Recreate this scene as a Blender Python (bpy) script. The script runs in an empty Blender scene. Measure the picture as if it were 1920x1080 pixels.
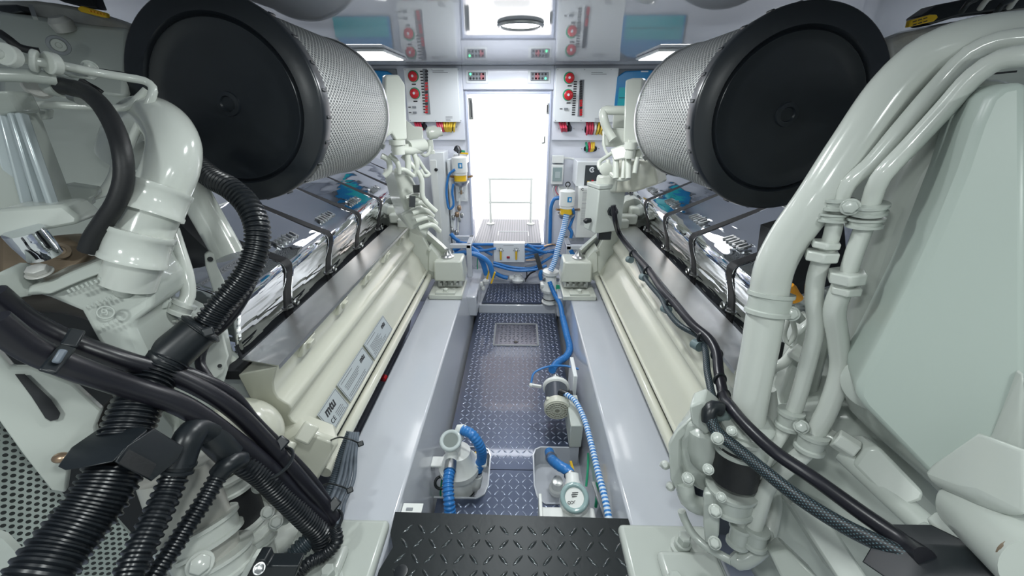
import bpy, math, random
from mathutils import Vector, Matrix
random.seed(7)
sc = bpy.context.scene
COL = sc.collection
V = Vector
# ------------------------------------------------------------------ camera
F = 716.0
PITCH = math.atan(340 / 716)
YAW = math.atan(15 * math.cos(PITCH) / 716)
H = 1.45
CX = -0.04            # middle between the two engines


def ray(px, py):
    xc = (px - 960) / F
    yc = (540 - py) / F
    x = xc
    y = math.cos(PITCH) + yc * math.sin(PITCH)
    z = yc * math.cos(PITCH) - math.sin(PITCH)
    return V((x * math.cos(YAW) - y * math.sin(YAW), x * math.sin(YAW) + y * math.cos(YAW), z))


def A(px, py, Y=None, Z=None, X=None):
    r = ray(px, py)
    t = Y / r.y if Y is not None else ((Z - H) / r.z if Z is not None else X / r.x)
    return V((0, 0, H)) + r * t


def R(px, py, d):
    return V((0, 0, H)) + ray(px, py) * d


def RP(lst):
    return [R(*q) for q in lst]


cam_d = bpy.data.cameras.new('camera')
cam = bpy.data.objects.new('camera', cam_d)
COL.objects.link(cam)
cam.location = (0, 0, H)
cam.rotation_euler = (math.pi / 2 - PITCH, 0, YAW)
cam_d.sensor_width = 36
cam_d.lens = 36 * F / 1920
cam_d.clip_start = 0.02
sc.camera = cam

# ------------------------------------------------------------------ materials


def nodes(name):
    m = bpy.data.materials.new(name)
    m.use_nodes = True
    nt = m.node_tree
    b = nt.nodes['Principled BSDF']
    return m, nt, b


def mth(nt, op, a, b=None, c=None):
    n = nt.nodes.new('ShaderNodeMath')
    n.operation = op
    for i, x in enumerate((a, b, c)):
        if x is None:
            continue
        if isinstance(x, (int, float)):
            n.inputs[i].default_value = x
        else:
            nt.links.new(x, n.inputs[i])
    return n.outputs[0]


def mixc(nt, fac, a, b):
    n = nt.nodes.new('ShaderNodeMix')
    n.data_type = 'RGBA'
    if isinstance(fac, (int, float)):
        n.inputs[0].default_value = fac
    else:
        nt.links.new(fac, n.inputs[0])
    for i, x in ((6, a), (7, b)):
        if isinstance(x, tuple):
            n.inputs[i].default_value = (*x, 1)
        else:
            nt.links.new(x, n.inputs[i])
    return n.outputs[2]


def noise(nt, scale, detail=3, coord='Object'):
    tc = nt.nodes.new('ShaderNodeTexCoord')
    n = nt.nodes.new('ShaderNodeTexNoise')
    n.inputs['Scale'].default_value = scale
    n.inputs['Detail'].default_value = detail
    nt.links.new(tc.outputs[coord], n.inputs['Vector'])
    return n.outputs['Fac']


def bump(nt, b, h, strength=.2, dist=.002):
    n = nt.nodes.new('ShaderNodeBump')
    n.inputs['Strength'].default_value = strength
    n.inputs['Distance'].default_value = dist
    nt.links.new(h, n.inputs['Height'])
    nt.links.new(n.outputs[0], b.inputs['Normal'])


def simple(name, col, rough=.4, metal=0, var=.06, vs=8, bmp=0, bs=60, ior=1.5, coat=0, emit=None, es=0):
    m, nt, b = nodes(name)
    dark = tuple(c * (1 - var) for c in col)
    f = noise(nt, vs)
    nt.links.new(mixc(nt, f, dark, col), b.inputs['Base Color'])
    b.inputs['Roughness'].default_value = rough
    b.inputs['Metallic'].default_value = metal
    b.inputs['IOR'].default_value = ior
    b.inputs['Coat Weight'].default_value = coat
    b.inputs['Coat Roughness'].default_value = .05
    if bmp:
        bump(nt, b, noise(nt, bs), bmp)
    if emit:
        b.inputs['Emission Color'].default_value = (*emit, 1)
        b.inputs['Emission Strength'].default_value = es
    return m


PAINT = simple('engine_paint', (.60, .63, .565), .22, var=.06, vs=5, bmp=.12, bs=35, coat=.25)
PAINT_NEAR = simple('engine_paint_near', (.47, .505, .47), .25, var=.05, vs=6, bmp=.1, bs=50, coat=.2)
CREAM = simple('manifold_paint', (.64, .645, .55), .2, var=.12, vs=4, bmp=.15, bs=14, coat=.3)
PIPEW = simple('pipe_paint', (.59, .62, .58), .16, var=.04, coat=.4)
GEL = simple('gelcoat', (.53, .555, .60), .14, var=.03, coat=.3)
GELB = simple('gelcoat_cool', (.62, .66, .80), .22, var=.04, coat=.2)
WALLM = simple('wall_gelcoat', (.74, .76, .83), .2, var=.04, coat=.2)
CEILM = simple('ceiling_gloss', (.54, .56, .62), .035, var=.03, vs=2, ior=1.75)
PANELW = simple('panel_white', (.80, .83, .84), .3, var=.02)
PLASTW = simple('white_plastic', (.78, .80, .78), .35, var=.03)
BRIGHT = simple('passage_glow', (.95, .95, .95), .5, var=.02, emit=(.95, .97, 1), es=.62)  # passage walls glow by themselves to look overexposed
BLACKP = simple('black_plastic', (.012, .016, .02), .35, var=.3, vs=10, bmp=.05)
CAPM = simple('filter_cap_rubber', (.018, .023, .030), .30, var=.6, vs=6, bmp=.4, bs=14)
RUBBER = simple('black_rubber', (.012, .013, .015), .5, var=.3, bmp=.2, bs=120)
HOSEB = simple('corrugated_black', (.010, .013, .017), .3, var=.3)
CABLE = simple('cable_black', (.012, .012, .018), .32, var=.3, bmp=.05)
CABLEG = simple('cable_grey', (.16, .19, .23), .4, var=.3)
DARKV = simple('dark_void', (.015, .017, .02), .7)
CHROME = simple('chrome', (.78, .80, .84), .035, 1, var=.06, vs=3)


def wavy(m, sx, sy, sz, st, dist):
    nt = m.node_tree
    b = nt.nodes['Principled BSDF']
    tc = nt.nodes.new('ShaderNodeTexCoord')
    mp = nt.nodes.new('ShaderNodeMapping')
    mp.inputs['Scale'].default_value = (sx, sy, sz)
    n = nt.nodes.new('ShaderNodeTexNoise')
    n.inputs['Scale'].default_value = 1
    n.inputs['Detail'].default_value = 1.5
    nt.links.new(tc.outputs['Object'], mp.inputs[0])
    nt.links.new(mp.outputs[0], n.inputs['Vector'])
    bump(nt, b, n.outputs['Fac'], st, dist)


wavy(CHROME, 14, 5, 30, .5, .012)
STEEL = simple('steel', (.55, .56, .56), .28, 1, var=.2, vs=20)
ALU = simple('brushed_aluminium', (.66, .66, .63), .33, 1, var=.1, vs=12, bmp=.05, bs=200)
CASTM = simple('cast_metal', (.60, .60, .57), .5, .3, var=.35, vs=30, bmp=.3, bs=80)
RUST = simple('bronze_casting', (.25, .19, .13), .5, .3, var=.5, vs=20, bmp=.3, bs=60)
BRASS = simple('brass_fitting', (.45, .32, .22), .35, .8, var=.3)
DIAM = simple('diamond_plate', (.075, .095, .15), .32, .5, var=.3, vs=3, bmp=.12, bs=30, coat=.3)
DIAMT = simple('diamond_plate_shine', (.33, .38, .50), .26, .6, var=.2)  # lighter tone paints the shine on the raised lozenges
DIAMFT = simple('diamond_plate_front_shine', (.06, .07, .075), .2, .6, var=.3, coat=.5)  # lighter copy that paints the highlight on the front step's lozenges
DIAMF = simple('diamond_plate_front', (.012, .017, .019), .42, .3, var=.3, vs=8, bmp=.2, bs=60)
BLUE = simple('blue_hose', (.03, .20, .55), .3, var=.2)
BLUET = simple('blue_tank', (.02, .25, .55), .3)
TEAL = simple('teal_panel', (.02, .42, .48), .3)
RED = simple('red', (.62, .02, .03), .3)
REDC = simple('red_cable', (.65, .05, .10), .4)
YEL = simple('yellow', (.80, .50, .02), .35)
YELC = simple('yellow_cable', (.80, .55, .05), .4)
GREEN = simple('green', (.02, .35, .18), .4)
WIREW = simple('white_cable', (.75, .75, .70), .4)
ORANGE = simple('orange', (.8, .33, .02), .4)
INK = simple('ink', (.03, .03, .035), .6)
INKG = simple('ink_grey', (.35, .36, .38), .6)
INKW = simple('ink_white', (.8, .82, .85), .6)
STICK = simple('sticker_silver', (.55, .60, .62), .3, .2, var=.1)
LAMP = simple('lamp_diffuser', (.95, .95, .95), .5, var=.01, emit=(1, 1, 1), es=6)
LED = simple('led_green', (.1, .9, .3), .5, emit=(.1, 1, .4), es=2)
PEACH = simple('peach_glow_strip', (.9, .65, .45), .5, emit=(1, .82, .66), es=.5)  # strip in the bright passage, glows though it is no lamp
GREYBOX = simple('grey_enclosure', (.55, .59, .55), .4, var=.04)
MIDG = simple('mid_grey', (.25, .27, .29), .45)
STRAP = simple('strap_black', (.010, .010, .012), .55)
NONSLIP = None


def mat_glass(name, col, rough=.05):
    m, nt, b = nodes(name)
    nt.links.new(mixc(nt, noise(nt, 6), col, tuple(c * .9 for c in col)), b.inputs['Base Color'])
    b.inputs['Transmission Weight'].default_value = .85
    b.inputs['Roughness'].default_value = rough
    b.inputs['IOR'].default_value = 1.3
    return m


GLASS = mat_glass('clear_bowl', (.75, .85, .85))


def mat_mesh(name):
    """expanded metal lattice over dark pleats, on the tube's own UV (metres)"""
    m, nt, b = nodes(name)
    tc = nt.nodes.new('ShaderNodeTexCoord')
    sp = nt.nodes.new('ShaderNodeSeparateXYZ')
    nt.links.new(tc.outputs['UV'], sp.inputs[0])
    u, v = sp.outputs[0], sp.outputs[1]
    w, h = .0125, .019
    a1 = mth(nt, 'ADD', mth(nt, 'DIVIDE', u, w), mth(nt, 'DIVIDE', v, h))
    a2 = mth(nt, 'SUBTRACT', mth(nt, 'DIVIDE', u, w), mth(nt, 'DIVIDE', v, h))
    d1 = mth(nt, 'ABSOLUTE', mth(nt, 'SUBTRACT', mth(nt, 'FRACT', a1), .5))
    d2 = mth(nt, 'ABSOLUTE', mth(nt, 'SUBTRACT', mth(nt, 'FRACT', a2), .5))
    mx = mth(nt, 'MAXIMUM', d1, d2)
    wire = mth(nt, 'GREATER_THAN', mx, .385)
    pl = mth(nt, 'ABSOLUTE', mth(nt, 'SUBTRACT', mth(nt, 'FRACT', mth(nt, 'DIVIDE', u, .008)), .5))
    pleat = mixc(nt, mth(nt, 'GREATER_THAN', pl, .28), (.025, .03, .035), (.17, .18, .18))
    nt.links.new(mixc(nt, wire, pleat, (.50, .51, .49)), b.inputs['Base Color'])
    nt.links.new(mth(nt, 'MULTIPLY', wire, .35), b.inputs['Metallic'])
    b.inputs['Roughness'].default_value = .38
    bump(nt, b, mx, .6, .004)
    return m


MESH = mat_mesh('expanded_mesh')


def mat_braid(name, c1, c2, w, h):
    m, nt, b = nodes(name)
    tc = nt.nodes.new('ShaderNodeTexCoord')
    sp = nt.nodes.new('ShaderNodeSeparateXYZ')
    nt.links.new(tc.outputs['UV'], sp.inputs[0])
    u, v = sp.outputs[0], sp.outputs[1]
    a1 = mth(nt, 'FRACT', mth(nt, 'ADD', mth(nt, 'DIVIDE', u, w), mth(nt, 'DIVIDE', v, h)))
    a2 = mth(nt, 'FRACT', mth(nt, 'SUBTRACT', mth(nt, 'DIVIDE', u, w), mth(nt, 'DIVIDE', v, h)))
    k = mth(nt, 'MULTIPLY', mth(nt, 'GREATER_THAN', a1, .6), mth(nt, 'GREATER_THAN', a2, .6))
    nt.links.new(mixc(nt, k, c1, c2), b.inputs['Base Color'])
    b.inputs['Roughness'].default_value = .45
    return m


BRAID = mat_braid('braided_sleeve', (.01, .014, .018), (.10, .17, .20), .006, .009)


def mat_rings(name, c1, c2, pitch, thr=.5, axis=1):
    m, nt, b = nodes(name)
    tc = nt.nodes.new('ShaderNodeTexCoord')
    sp = nt.nodes.new('ShaderNodeSeparateXYZ')
    nt.links.new(tc.outputs['UV'], sp.inputs[0])
    k = mth(nt, 'GREATER_THAN', mth(nt, 'FRACT', mth(nt, 'DIVIDE', sp.outputs[axis], pitch)), thr)
    nt.links.new(mixc(nt, k, c1, c2), b.inputs['Base Color'])
    b.inputs['Roughness'].default_value = .3
    return m


BLUESTR = mat_rings('blue_white_spiral', (.03, .20, .55), (.62, .72, .82), .014, .5)


def mat_stripes(name, c1, c2, pitch, thr, axis='X', metal=0, rough=.4):
    m, nt, b = nodes(name)
    tc = nt.nodes.new('ShaderNodeTexCoord')
    sp = nt.nodes.new('ShaderNodeSeparateXYZ')
    nt.links.new(tc.outputs['Object'], sp.inputs[0])
    k = mth(nt, 'GREATER_THAN', mth(nt, 'FRACT', mth(nt, 'DIVIDE', sp.outputs['XYZ'.index(axis)], pitch)), thr)
    nt.links.new(mixc(nt, k, c1, c2), b.inputs['Base Color'])
    b.inputs['Roughness'].default_value = rough
    b.inputs['Metallic'].default_value = metal
    bump(nt, b, k, .5, .003)
    return m


NONSLIP = mat_stripes('ribbed_tread', (.13, .135, .155), (.22, .225, .25), .022, .45, 'X')


def mat_holes(name, base, hole, w, h):
    """perforated sheet: staggered slots drawn on the sheet's own UV"""
    m, nt, b = nodes(name)
    tc = nt.nodes.new('ShaderNodeTexCoord')
    sp = nt.nodes.new('ShaderNodeSeparateXYZ')
    nt.links.new(tc.outputs['UV'], sp.inputs[0])
    v = mth(nt, 'DIVIDE', sp.outputs[1], h)
    row = mth(nt, 'FLOOR', v)
    u = mth(nt, 'ADD', mth(nt, 'DIVIDE', sp.outputs[0], w), mth(nt, 'MULTIPLY', row, .5))
    fu = mth(nt, 'SUBTRACT', mth(nt, 'FRACT', u), .5)
    fv = mth(nt, 'SUBTRACT', mth(nt, 'FRACT', v), .5)
    d = mth(nt, 'ADD', mth(nt, 'MULTIPLY', fu, fu), mth(nt, 'MULTIPLY', fv, fv))
    k = mth(nt, 'LESS_THAN', d, .11)
    nt.links.new(mixc(nt, k, base, hole), b.inputs['Base Color'])
    b.inputs['Roughness'].default_value = .35
    bump(nt, b, mth(nt, 'SUBTRACT', 1.0, k), .6, .004)
    return m


PERF = mat_holes('perforated_sheet', (.42, .48, .45), (.03, .035, .035), .0125, .0095)

# ------------------------------------------------------------------ objects
WORLD = {}      # object -> centre in world space


def tag(o, label=None, cat=None, group=None, kind=None):
    if label:
        o['label'] = label
    if cat:
        o['category'] = cat
    if group:
        o['group'] = group
    if kind:
        o['kind'] = kind
    return o


def thing(name, label, cat, group=None):
    o = bpy.data.objects.new(name, None)
    o.empty_display_size = .05
    COL.objects.link(o)
    return tag(o, label, cat, group)


def smooth_path(pts, step=.01):
    pts = [V(p) for p in pts]
    if len(pts) == 2:
        n = max(1, int((pts[1] - pts[0]).length / step))
        return [pts[0].lerp(pts[1], i / n) for i in range(n + 1)]
    P = [pts[0] * 2 - pts[1]] + pts + [pts[-1] * 2 - pts[-2]]
    out = []
    for i in range(1, len(P) - 2):
        p0, p1, p2, p3 = P[i - 1:i + 3]
        t0 = 0
        t1 = max((p1 - p0).length, 1e-5) ** .5
        t2 = t1 + max((p2 - p1).length, 1e-5) ** .5
        t3 = t2 + max((p3 - p2).length, 1e-5) ** .5
        n = max(2, int((p2 - p1).length / step))
        for k in range(n):
            t = t1 + (t2 - t1) * k / n
            a1 = p0 * ((t1 - t) / (t1 - t0)) + p1 * ((t - t0) / (t1 - t0))
            a2 = p1 * ((t2 - t) / (t2 - t1)) + p2 * ((t - t1) / (t2 - t1))
            a3 = p2 * ((t3 - t) / (t3 - t2)) + p3 * ((t - t2) / (t3 - t2))
            b1 = a1 * ((t2 - t) / (t2 - t0)) + a2 * ((t - t0) / (t2 - t0))
            b2 = a2 * ((t3 - t) / (t3 - t1)) + a3 * ((t - t1) / (t3 - t1))
            out.append(b1 * ((t2 - t) / (t2 - t1)) + b2 * ((t - t1) / (t2 - t1)))
    out.append(pts[-1])
    return out


def resample(path, step):
    L = [0]
    for a, b in zip(path, path[1:]):
        L.append(L[-1] + (b - a).length)
    n = max(1, int(round(L[-1] / step)))
    out = []
    j = 0
    for i in range(n + 1):
        s = L[-1] * i / n
        while j < len(L) - 2 and L[j + 1] < s:
            j += 1
        d = L[j + 1] - L[j]
        out.append(path[j].lerp(path[j + 1], 0 if d < 1e-9 else (s - L[j]) / d))
    return out


def basis(ax):
    ax = V(ax).normalized()
    up = V((0, 0, 1)) if abs(ax.z) < .9 else V((0, 1, 0))
    a = ax.cross(up).normalized()
    return a, ax.cross(a).normalized(), ax


class MB:
    def __init__(self):
        self.v = []
        self.f = []
        self.uv = []

    def face(self, f, uv=None):
        self.f.append(f)
        self.uv.append(uv)

    def box(self, c, s, ax=None):
        c = V(c)
        a, b, d = ax if ax else (V((1, 0, 0)), V((0, 1, 0)), V((0, 0, 1)))
        n = len(self.v)
        for k in (-1, 1):
            for j in (-1, 1):
                for i in (-1, 1):
                    self.v.append(c + a * i * s[0] / 2 + b * j * s[1] / 2 + d * k * s[2] / 2)
        for q in ((0, 2, 3, 1), (4, 5, 7, 6), (0, 1, 5, 4), (2, 6, 7, 3), (0, 4, 6, 2), (1, 3, 7, 5)):
            self.face([n + x for x in q])
        return self

    def bar(self, p, q, w, h, up=(0, 0, 1)):
        p, q = V(p), V(q)
        d = (q - p)
        L = d.length
        d.normalize()
        a = d.cross(V(up))
        if a.length < 1e-3:
            a = d.cross(V((1, 0, 0)))
        a.normalize()
        b = a.cross(d)
        return self.box((p + q) / 2, (w, L, h), (a, d, b))

    def slab(self, pts, ext):
        """outline polygon (world points) extruded by vector ext"""
        pts = [V(p) for p in pts]
        ext = V(ext)
        n = len(self.v)
        k = len(pts)
        nrm = V((0, 0, 0))
        for i in range(k):
            nrm += (pts[i] - pts[0]).cross(pts[(i + 1) % k] - pts[0])
        if nrm.dot(ext) > 0:
            pts = pts[::-1]
        self.v += pts + [p + ext for p in pts]
        o = pts[0]
        a = (pts[1] - o).normalized()
        nn = V((0, 0, 0))
        for i in range(k):
            nn += (pts[i] - o).cross(pts[(i + 1) % k] - o)
        nn.normalize()
        b = nn.cross(a)
        uv = [((p - o).dot(a), (p - o).dot(b)) for p in pts]
        self.face([n + i for i in range(k)], uv)
        self.face([n + k + i for i in reversed(range(k))], uv[::-1])
        for i in range(k):
            j = (i + 1) % k
            self.face([n + j, n + i, n + k + i, n + k + j])
        return self

    def sweep(self, path, radii, n=14, caps=True, sq=1):
        """round section swept along a list of points, one radius per point"""
        m = len(path)
        t = []
        for i in range(m):
            d = path[min(i + 1, m - 1)] - path[max(i - 1, 0)]
            t.append(d.normalized() if d.length > 1e-9 else (t[-1] if t else V((0, 0, 1))))
        a, b, _ = basis(t[0])
        base = len(self.v)
        L = 0
        Ls = []
        rref = max(radii)
        for i in range(m):
            if i:
                q = t[i - 1].rotation_difference(t[i])
                a = q @ a
                L += (path[i] - path[i - 1]).length
            a = (a - t[i] * a.dot(t[i])).normalized()
            b = t[i].cross(a)
            Ls.append(L)
            for k in range(n):
                w = 2 * math.pi * k / n
                self.v.append(path[i] + (a * math.cos(w) + b * math.sin(w) * sq) * radii[i])
        for i in range(m - 1):
            for k in range(n):
                k2 = (k + 1) % n
                p = base + i * n
                u0 = k / n * 2 * math.pi * rref
                u1 = (k + 1) / n * 2 * math.pi * rref
                self.face([p + k, p + k2, p + n + k2, p + n + k], [(u0, Ls[i]), (u1, Ls[i]), (u1, Ls[i + 1]), (u0, Ls[i + 1])])
        if caps:
            self.face([base + k for k in reversed(range(n))])
            self.face([base + (m - 1) * n + k for k in range(n)])
        return self

    def tube(self, pts, r, n=14, step=.012, corr=0, depth=.14, r2=None, sharp=False):
        path = smooth_path(pts, .006 if corr else step) if not sharp else [V(p) for p in pts]
        if corr:
            path = resample(path, corr / 4)
            pat = (1, 1, 1 - depth, 1 - depth)
            rad = [r + ((r2 or r) - r) * i / max(1, len(path) - 1) for i in range(len(path))]
            rad = [x * pat[i % 4] for i, x in enumerate(rad)]
        else:
            rad = [r + ((r2 or r) - r) * i / max(1, len(path) - 1) for i in range(len(path))]
        return self.sweep(path, rad, n)

    def lathe(self, o, ax, prof, n=32, cap=True):
        """prof: (distance along axis, radius) list"""
        a, b, ax = basis(ax)
        o = V(o)
        base = len(self.v)
        L = 0
        for i, (z, r) in enumerate(prof):
            for k in range(n):
                w = 2 * math.pi * k / n
                self.v.append(o + ax * z + (a * math.cos(w) + b * math.sin(w)) * max(r, 1e-5))
        Ls = [0]
        for (z0, r0), (z1, r1) in zip(prof, prof[1:]):
            Ls.append(Ls[-1] + math.hypot(z1 - z0, r1 - r0))
        rr = max(r for _, r in prof)
        for i in range(len(prof) - 1):
            for k in range(n):
                k2 = (k + 1) % n
                p = base + i * n
                u0 = k / n * 2 * math.pi * rr
                u1 = (k + 1) / n * 2 * math.pi * rr
                self.face([p + k, p + n + k, p + n + k2, p + k2], [(u0, Ls[i]), (u0, Ls[i + 1]), (u1, Ls[i + 1]), (u1, Ls[i])])
        if cap:
            self.face([base + k for k in range(n)])
            self.face([base + (len(prof) - 1) * n + k for k in reversed(range(n))])
        return self

    def cyl(self, p, q, r, r2=None, n=24):
        p, q = V(p), V(q)
        return self.lathe(p, q - p, [(0, r), ((q - p).length, r if r2 is None else r2)], n)

    def ball(self, c, r, n=16, sq=(1, 1, 1)):
        c = V(c)
        base = len(self.v)
        m = n // 2
        for i in range(m + 1):
            th = math.pi * i / m
            for k in range(n):
                w = 2 * math.pi * k / n
                self.v.append(c + V((math.sin(th) * math.cos(w) * sq[0], math.sin(th) * math.sin(w) * sq[1], math.cos(th) * sq[2])) * r)
        for i in range(m):
            for k in range(n):
                k2 = (k + 1) % n
                self.face([base + i * n + k, base + (i + 1) * n + k, base + (i + 1) * n + k2, base + i * n + k2])
        return self

    def torus(self, c, ax, R0, r, n=32, m=10):
        a, b, ax = basis(ax)
        c = V(c)
        base = len(self.v)
        for i in range(n):
            w = 2 * math.pi * i / n
            d = a * math.cos(w) + b * math.sin(w)
            for k in range(m):
                x = 2 * math.pi * k / m
                self.v.append(c + d * (R0 + r * math.cos(x)) + ax * r * math.sin(x))
        for i in range(n):
            for k in range(m):
                i2, k2 = (i + 1) % n, (k + 1) % m
                self.face([base + i * m + k, base + i * m + k2, base + i2 * m + k2, base + i2 * m + k])
        return self

    def hexbolt(self, c, ax, r, h):
        self.lathe(c, ax, [(0, r * 1.25), (h * .2, r * 1.25)], 20)
        a = V(ax).normalized()
        self.lathe(V(c) + a * h * .2, ax, [(0, r), (h * .75, r), (h * .85, r * .8)], 6)
        return self

    def build(self, name, mat, parent=None, bevel=0, seg=2, smooth=40, subsurf=0):
        me = bpy.data.meshes.new(name)
        c = V((0, 0, 0))
        lo = V((min(p[i] for p in self.v) for i in range(3)))
        hi = V((max(p[i] for p in self.v) for i in range(3)))
        c = (lo + hi) / 2
        me.from_pydata([tuple(p - c) for p in self.v], [], self.f)
        uvl = me.uv_layers.new(name='UVMap')
        flat = []
        for f, uv in zip(self.f, self.uv):
            for i in range(len(f)):
                flat += list(uv[i]) if uv else [0.0, 0.0]
        uvl.data.foreach_set('uv', flat)
        me.materials.append(mat)
        me.polygons.foreach_set('use_smooth', [True] * len(me.polygons))
        me.set_sharp_from_angle(angle=math.radians(smooth))
        me.update()
        o = bpy.data.objects.new(name, me)
        COL.objects.link(o)
        WORLD[o] = (c, lo, hi)
        if parent:
            o['_p'] = 1
            PAR[o] = parent
        if bevel:
            b = o.modifiers.new('bevel', 'BEVEL')
            b.width = bevel
            b.segments = seg
            b.limit_method = 'ANGLE'
            b.angle_limit = math.radians(35)
            b.harden_normals = False
        if subsurf:
            s = o.modifiers.new('subsurf', 'SUBSURF')
            s.levels = s.render_levels = subsurf
        return o


PAR = {}


def solo(mb, name, mat, label, cat, group=None, **k):
    return tag(mb.build(name, mat, None, **k), label, cat, group)


def struct(mb, name, mat, **k):
    return tag(mb.build(name, mat, None, **k), kind='structure')


def text(s, pos, right, up, size, mat, parent, name='lettering', bold=0, shear=0, ext=.0004, align='CENTER'):
    cu = bpy.data.curves.new(name, 'FONT')
    cu.body = s
    cu.size = size
    cu.align_x = align
    cu.align_y = 'CENTER'
    cu.extrude = ext
    cu.offset = bold
    cu.shear = shear
    cu.materials.append(mat)
    tmp = bpy.data.objects.new(name + '_curve', cu)
    me = bpy.data.meshes.new_from_object(tmp)
    bpy.data.objects.remove(tmp)
    bpy.data.curves.remove(cu)
    me.materials.clear()
    me.materials.append(mat)
    o = bpy.data.objects.new(name, me)
    COL.objects.link(o)
    right = V(right).normalized()
    up = V(up)
    up = (up - right * up.dot(right)).normalized()
    n = right.cross(up)
    M = Matrix((right, up, n)).transposed()
    o.rotation_euler = M.to_euler()
    WORLD[o] = (V(pos), V(pos), V(pos))
    PAR[o] = parent
    return o


def finalize():
    roots = {}
    for o, p in PAR.items():
        r = p
        while r in PAR:
            r = PAR[r]
        roots.setdefault(r, []).append(o)
    for r, kids in roots.items():
        if r in WORLD:
            continue
        lo = V((min(WORLD[k][1][i] for k in kids) for i in range(3)))
        hi = V((max(WORLD[k][2][i] for k in kids) for i in range(3)))
        base = V(((lo.x + hi.x) / 2, (lo.y + hi.y) / 2, lo.z))
        WORLD[r] = (base, lo, hi)
    for o, w in WORLD.items():
        p = PAR.get(o)
        if p:
            o.parent = p
            o.location = w[0] - WORLD[p][0]
            if '_p' in o:
                del o['_p']
        else:
            o.location = w[0]


def strips(mb, o, right, up, rows, gap, w, h=.0012, t=.0006, seed=0):
    """rows of tiny print, too small to read"""
    rnd = random.Random(seed)
    right = V(right).normalized()
    up = V(up).normalized()
    n = right.cross(up)
    for i in range(rows):
        ww = w * rnd.uniform(.65, 1)
        mb.box(V(o) - up * gap * i + right * (ww - w) / 2, (ww, h, t), (right, up, n))
    return mb


X_, Y_, Z_ = V((1, 0, 0)), V((0, 1, 0)), V((0, 0, 1))
# ================================================================== THE ROOM
WY = 3.05
CZ = 1.707
DX0, DX1, DZ0, DZ1 = -.383, .215, .44, 1.538


def W(px, py, y=WY):
    return A(px, py, Y=y)


m = MB().box((-1.2, 1.3, -.16), (2.6, 3.8, .04)).box((1.2, 1.3, -.16), (2.2, 3.8, .04))
struct(m, 'floor', GELB)
m = MB().box((0, .4, CZ + .02), (5, 5.4, .04))
struct(m, 'ceiling', CEILM)
m = MB()
for x0, x1, z0, z1 in ((-2.3, DX0, -.2, CZ), (DX1, 2.3, -.2, CZ), (DX0, DX1, DZ1, CZ), (DX0, DX1, -.2, DZ0 - .03)):
    m.box(((x0 + x1) / 2, WY + .04, (z0 + z1) / 2), (x1 - x0, .08, z1 - z0))
struct(m, 'wall_far', WALLM)
# upper band of the bulkhead stands proud of the lower part
m = MB()
m.slab([(-2.2, WY - .03, 1.225), (DX0 - .02, WY - .03, 1.225), (DX0 - .02, WY - .03, CZ), (-2.2, WY - .03, CZ)], (0, .03, 0))
m.slab([(DX1 + .02, WY - .03, 1.225), (2.2, WY - .03, 1.225), (2.2, WY - .03, CZ), (DX1 + .02, WY - .03, CZ)], (0, .03, 0))
m.box(((DX0 + DX1) / 2, WY - .015, (DZ1 + CZ) / 2 + .01), (DX1 - DX0 + .04, .03, CZ - DZ1 - .02))
struct(m, 'trim_1', WALLM, bevel=.006)
m = MB().box((-2.32, .4, .75), (.04, 5.4, 2.0))
struct(m, 'wall_left', GEL)
m = MB().box((2.32, .4, .75), (.04, 5.4, 2.0))
struct(m, 'wall_right', GEL)
# passage beyond the doorway
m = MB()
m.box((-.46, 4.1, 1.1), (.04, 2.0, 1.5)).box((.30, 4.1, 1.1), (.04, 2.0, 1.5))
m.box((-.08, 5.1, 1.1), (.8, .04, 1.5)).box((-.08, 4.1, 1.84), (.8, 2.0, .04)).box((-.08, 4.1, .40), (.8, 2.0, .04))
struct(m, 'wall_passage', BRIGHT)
# door lining
m = MB()
for x in (DX0, DX1):
    m.box((x, WY + .05, (DZ0 + DZ1) / 2), (.016, .14, DZ1 - DZ0 + .02))
m.box(((DX0 + DX1) / 2, WY + .05, DZ1), (DX1 - DX0, .14, .016))
struct(m, 'trim_2', GELB, bevel=.004)
for s, px in ((-1, 883), (1, 1027)):
    t = thing('latch_strip', 'dark steel door latch strip on the %s jamb of the bright doorway' % ('left' if s < 0 else 'right'), 'hinge')
    o = W(px, 204, WY - .012)
    MB().box(o, (.03 if s < 0 else .016, .03, .14 if s < 0 else .07)).build('plate', STEEL, t, bevel=.003)
    MB().box(o + V((.004 * -s, -.016, 0)), (.008, .006, .11 if s < 0 else .05)).build('slot', INK, t)
t = thing('metal_catch', 'small metal catch lower down the right door jamb', 'latch')
MB().box(W(1021, 262, WY - .01), (.012, .02, .05)).build('plate', STEEL, t, bevel=.002)
MB().box(W(1018, 268, WY - .03), (.02, .02, .012)).build('bolt', STEEL, t, bevel=.002)
# steps in the passage
for i, (z, y, w) in enumerate(((1.32, 4.9, .5), (1.02, 4.75, .36))):
    solo(MB().box((-.09, y, z), (w, .2, .012)), 'stair_tread', PANELW,
         '%s white stair tread in the bright passage beyond the door' % ('upper' if i == 0 else 'lower'), 'stair tread')
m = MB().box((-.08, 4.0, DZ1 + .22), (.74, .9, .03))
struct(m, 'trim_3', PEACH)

# engine bearers (white box girders along the walkway)
for s in (-1, 1):
    m = MB()
    xi, xo, xb = -.015 + s * .362, -.015 + s * .60, -.015 + s * .312
    y0, y1 = -.4, 2.80
    a = [(xi, .30), (xo, .30), (xo, -.14), (xb, -.14)]
    m.slab([(x, y0, z) for x, z in a], (0, y1 - y0, 0))
    struct(m, 'trim_4' if s < 0 else 'trim_5', GEL, bevel=.008)
# sump under the plates
m = MB().box((-.015, 1.5, -.115), (.7, 3.0, .02))
struct(m, 'floor_sump', GEL)
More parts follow.
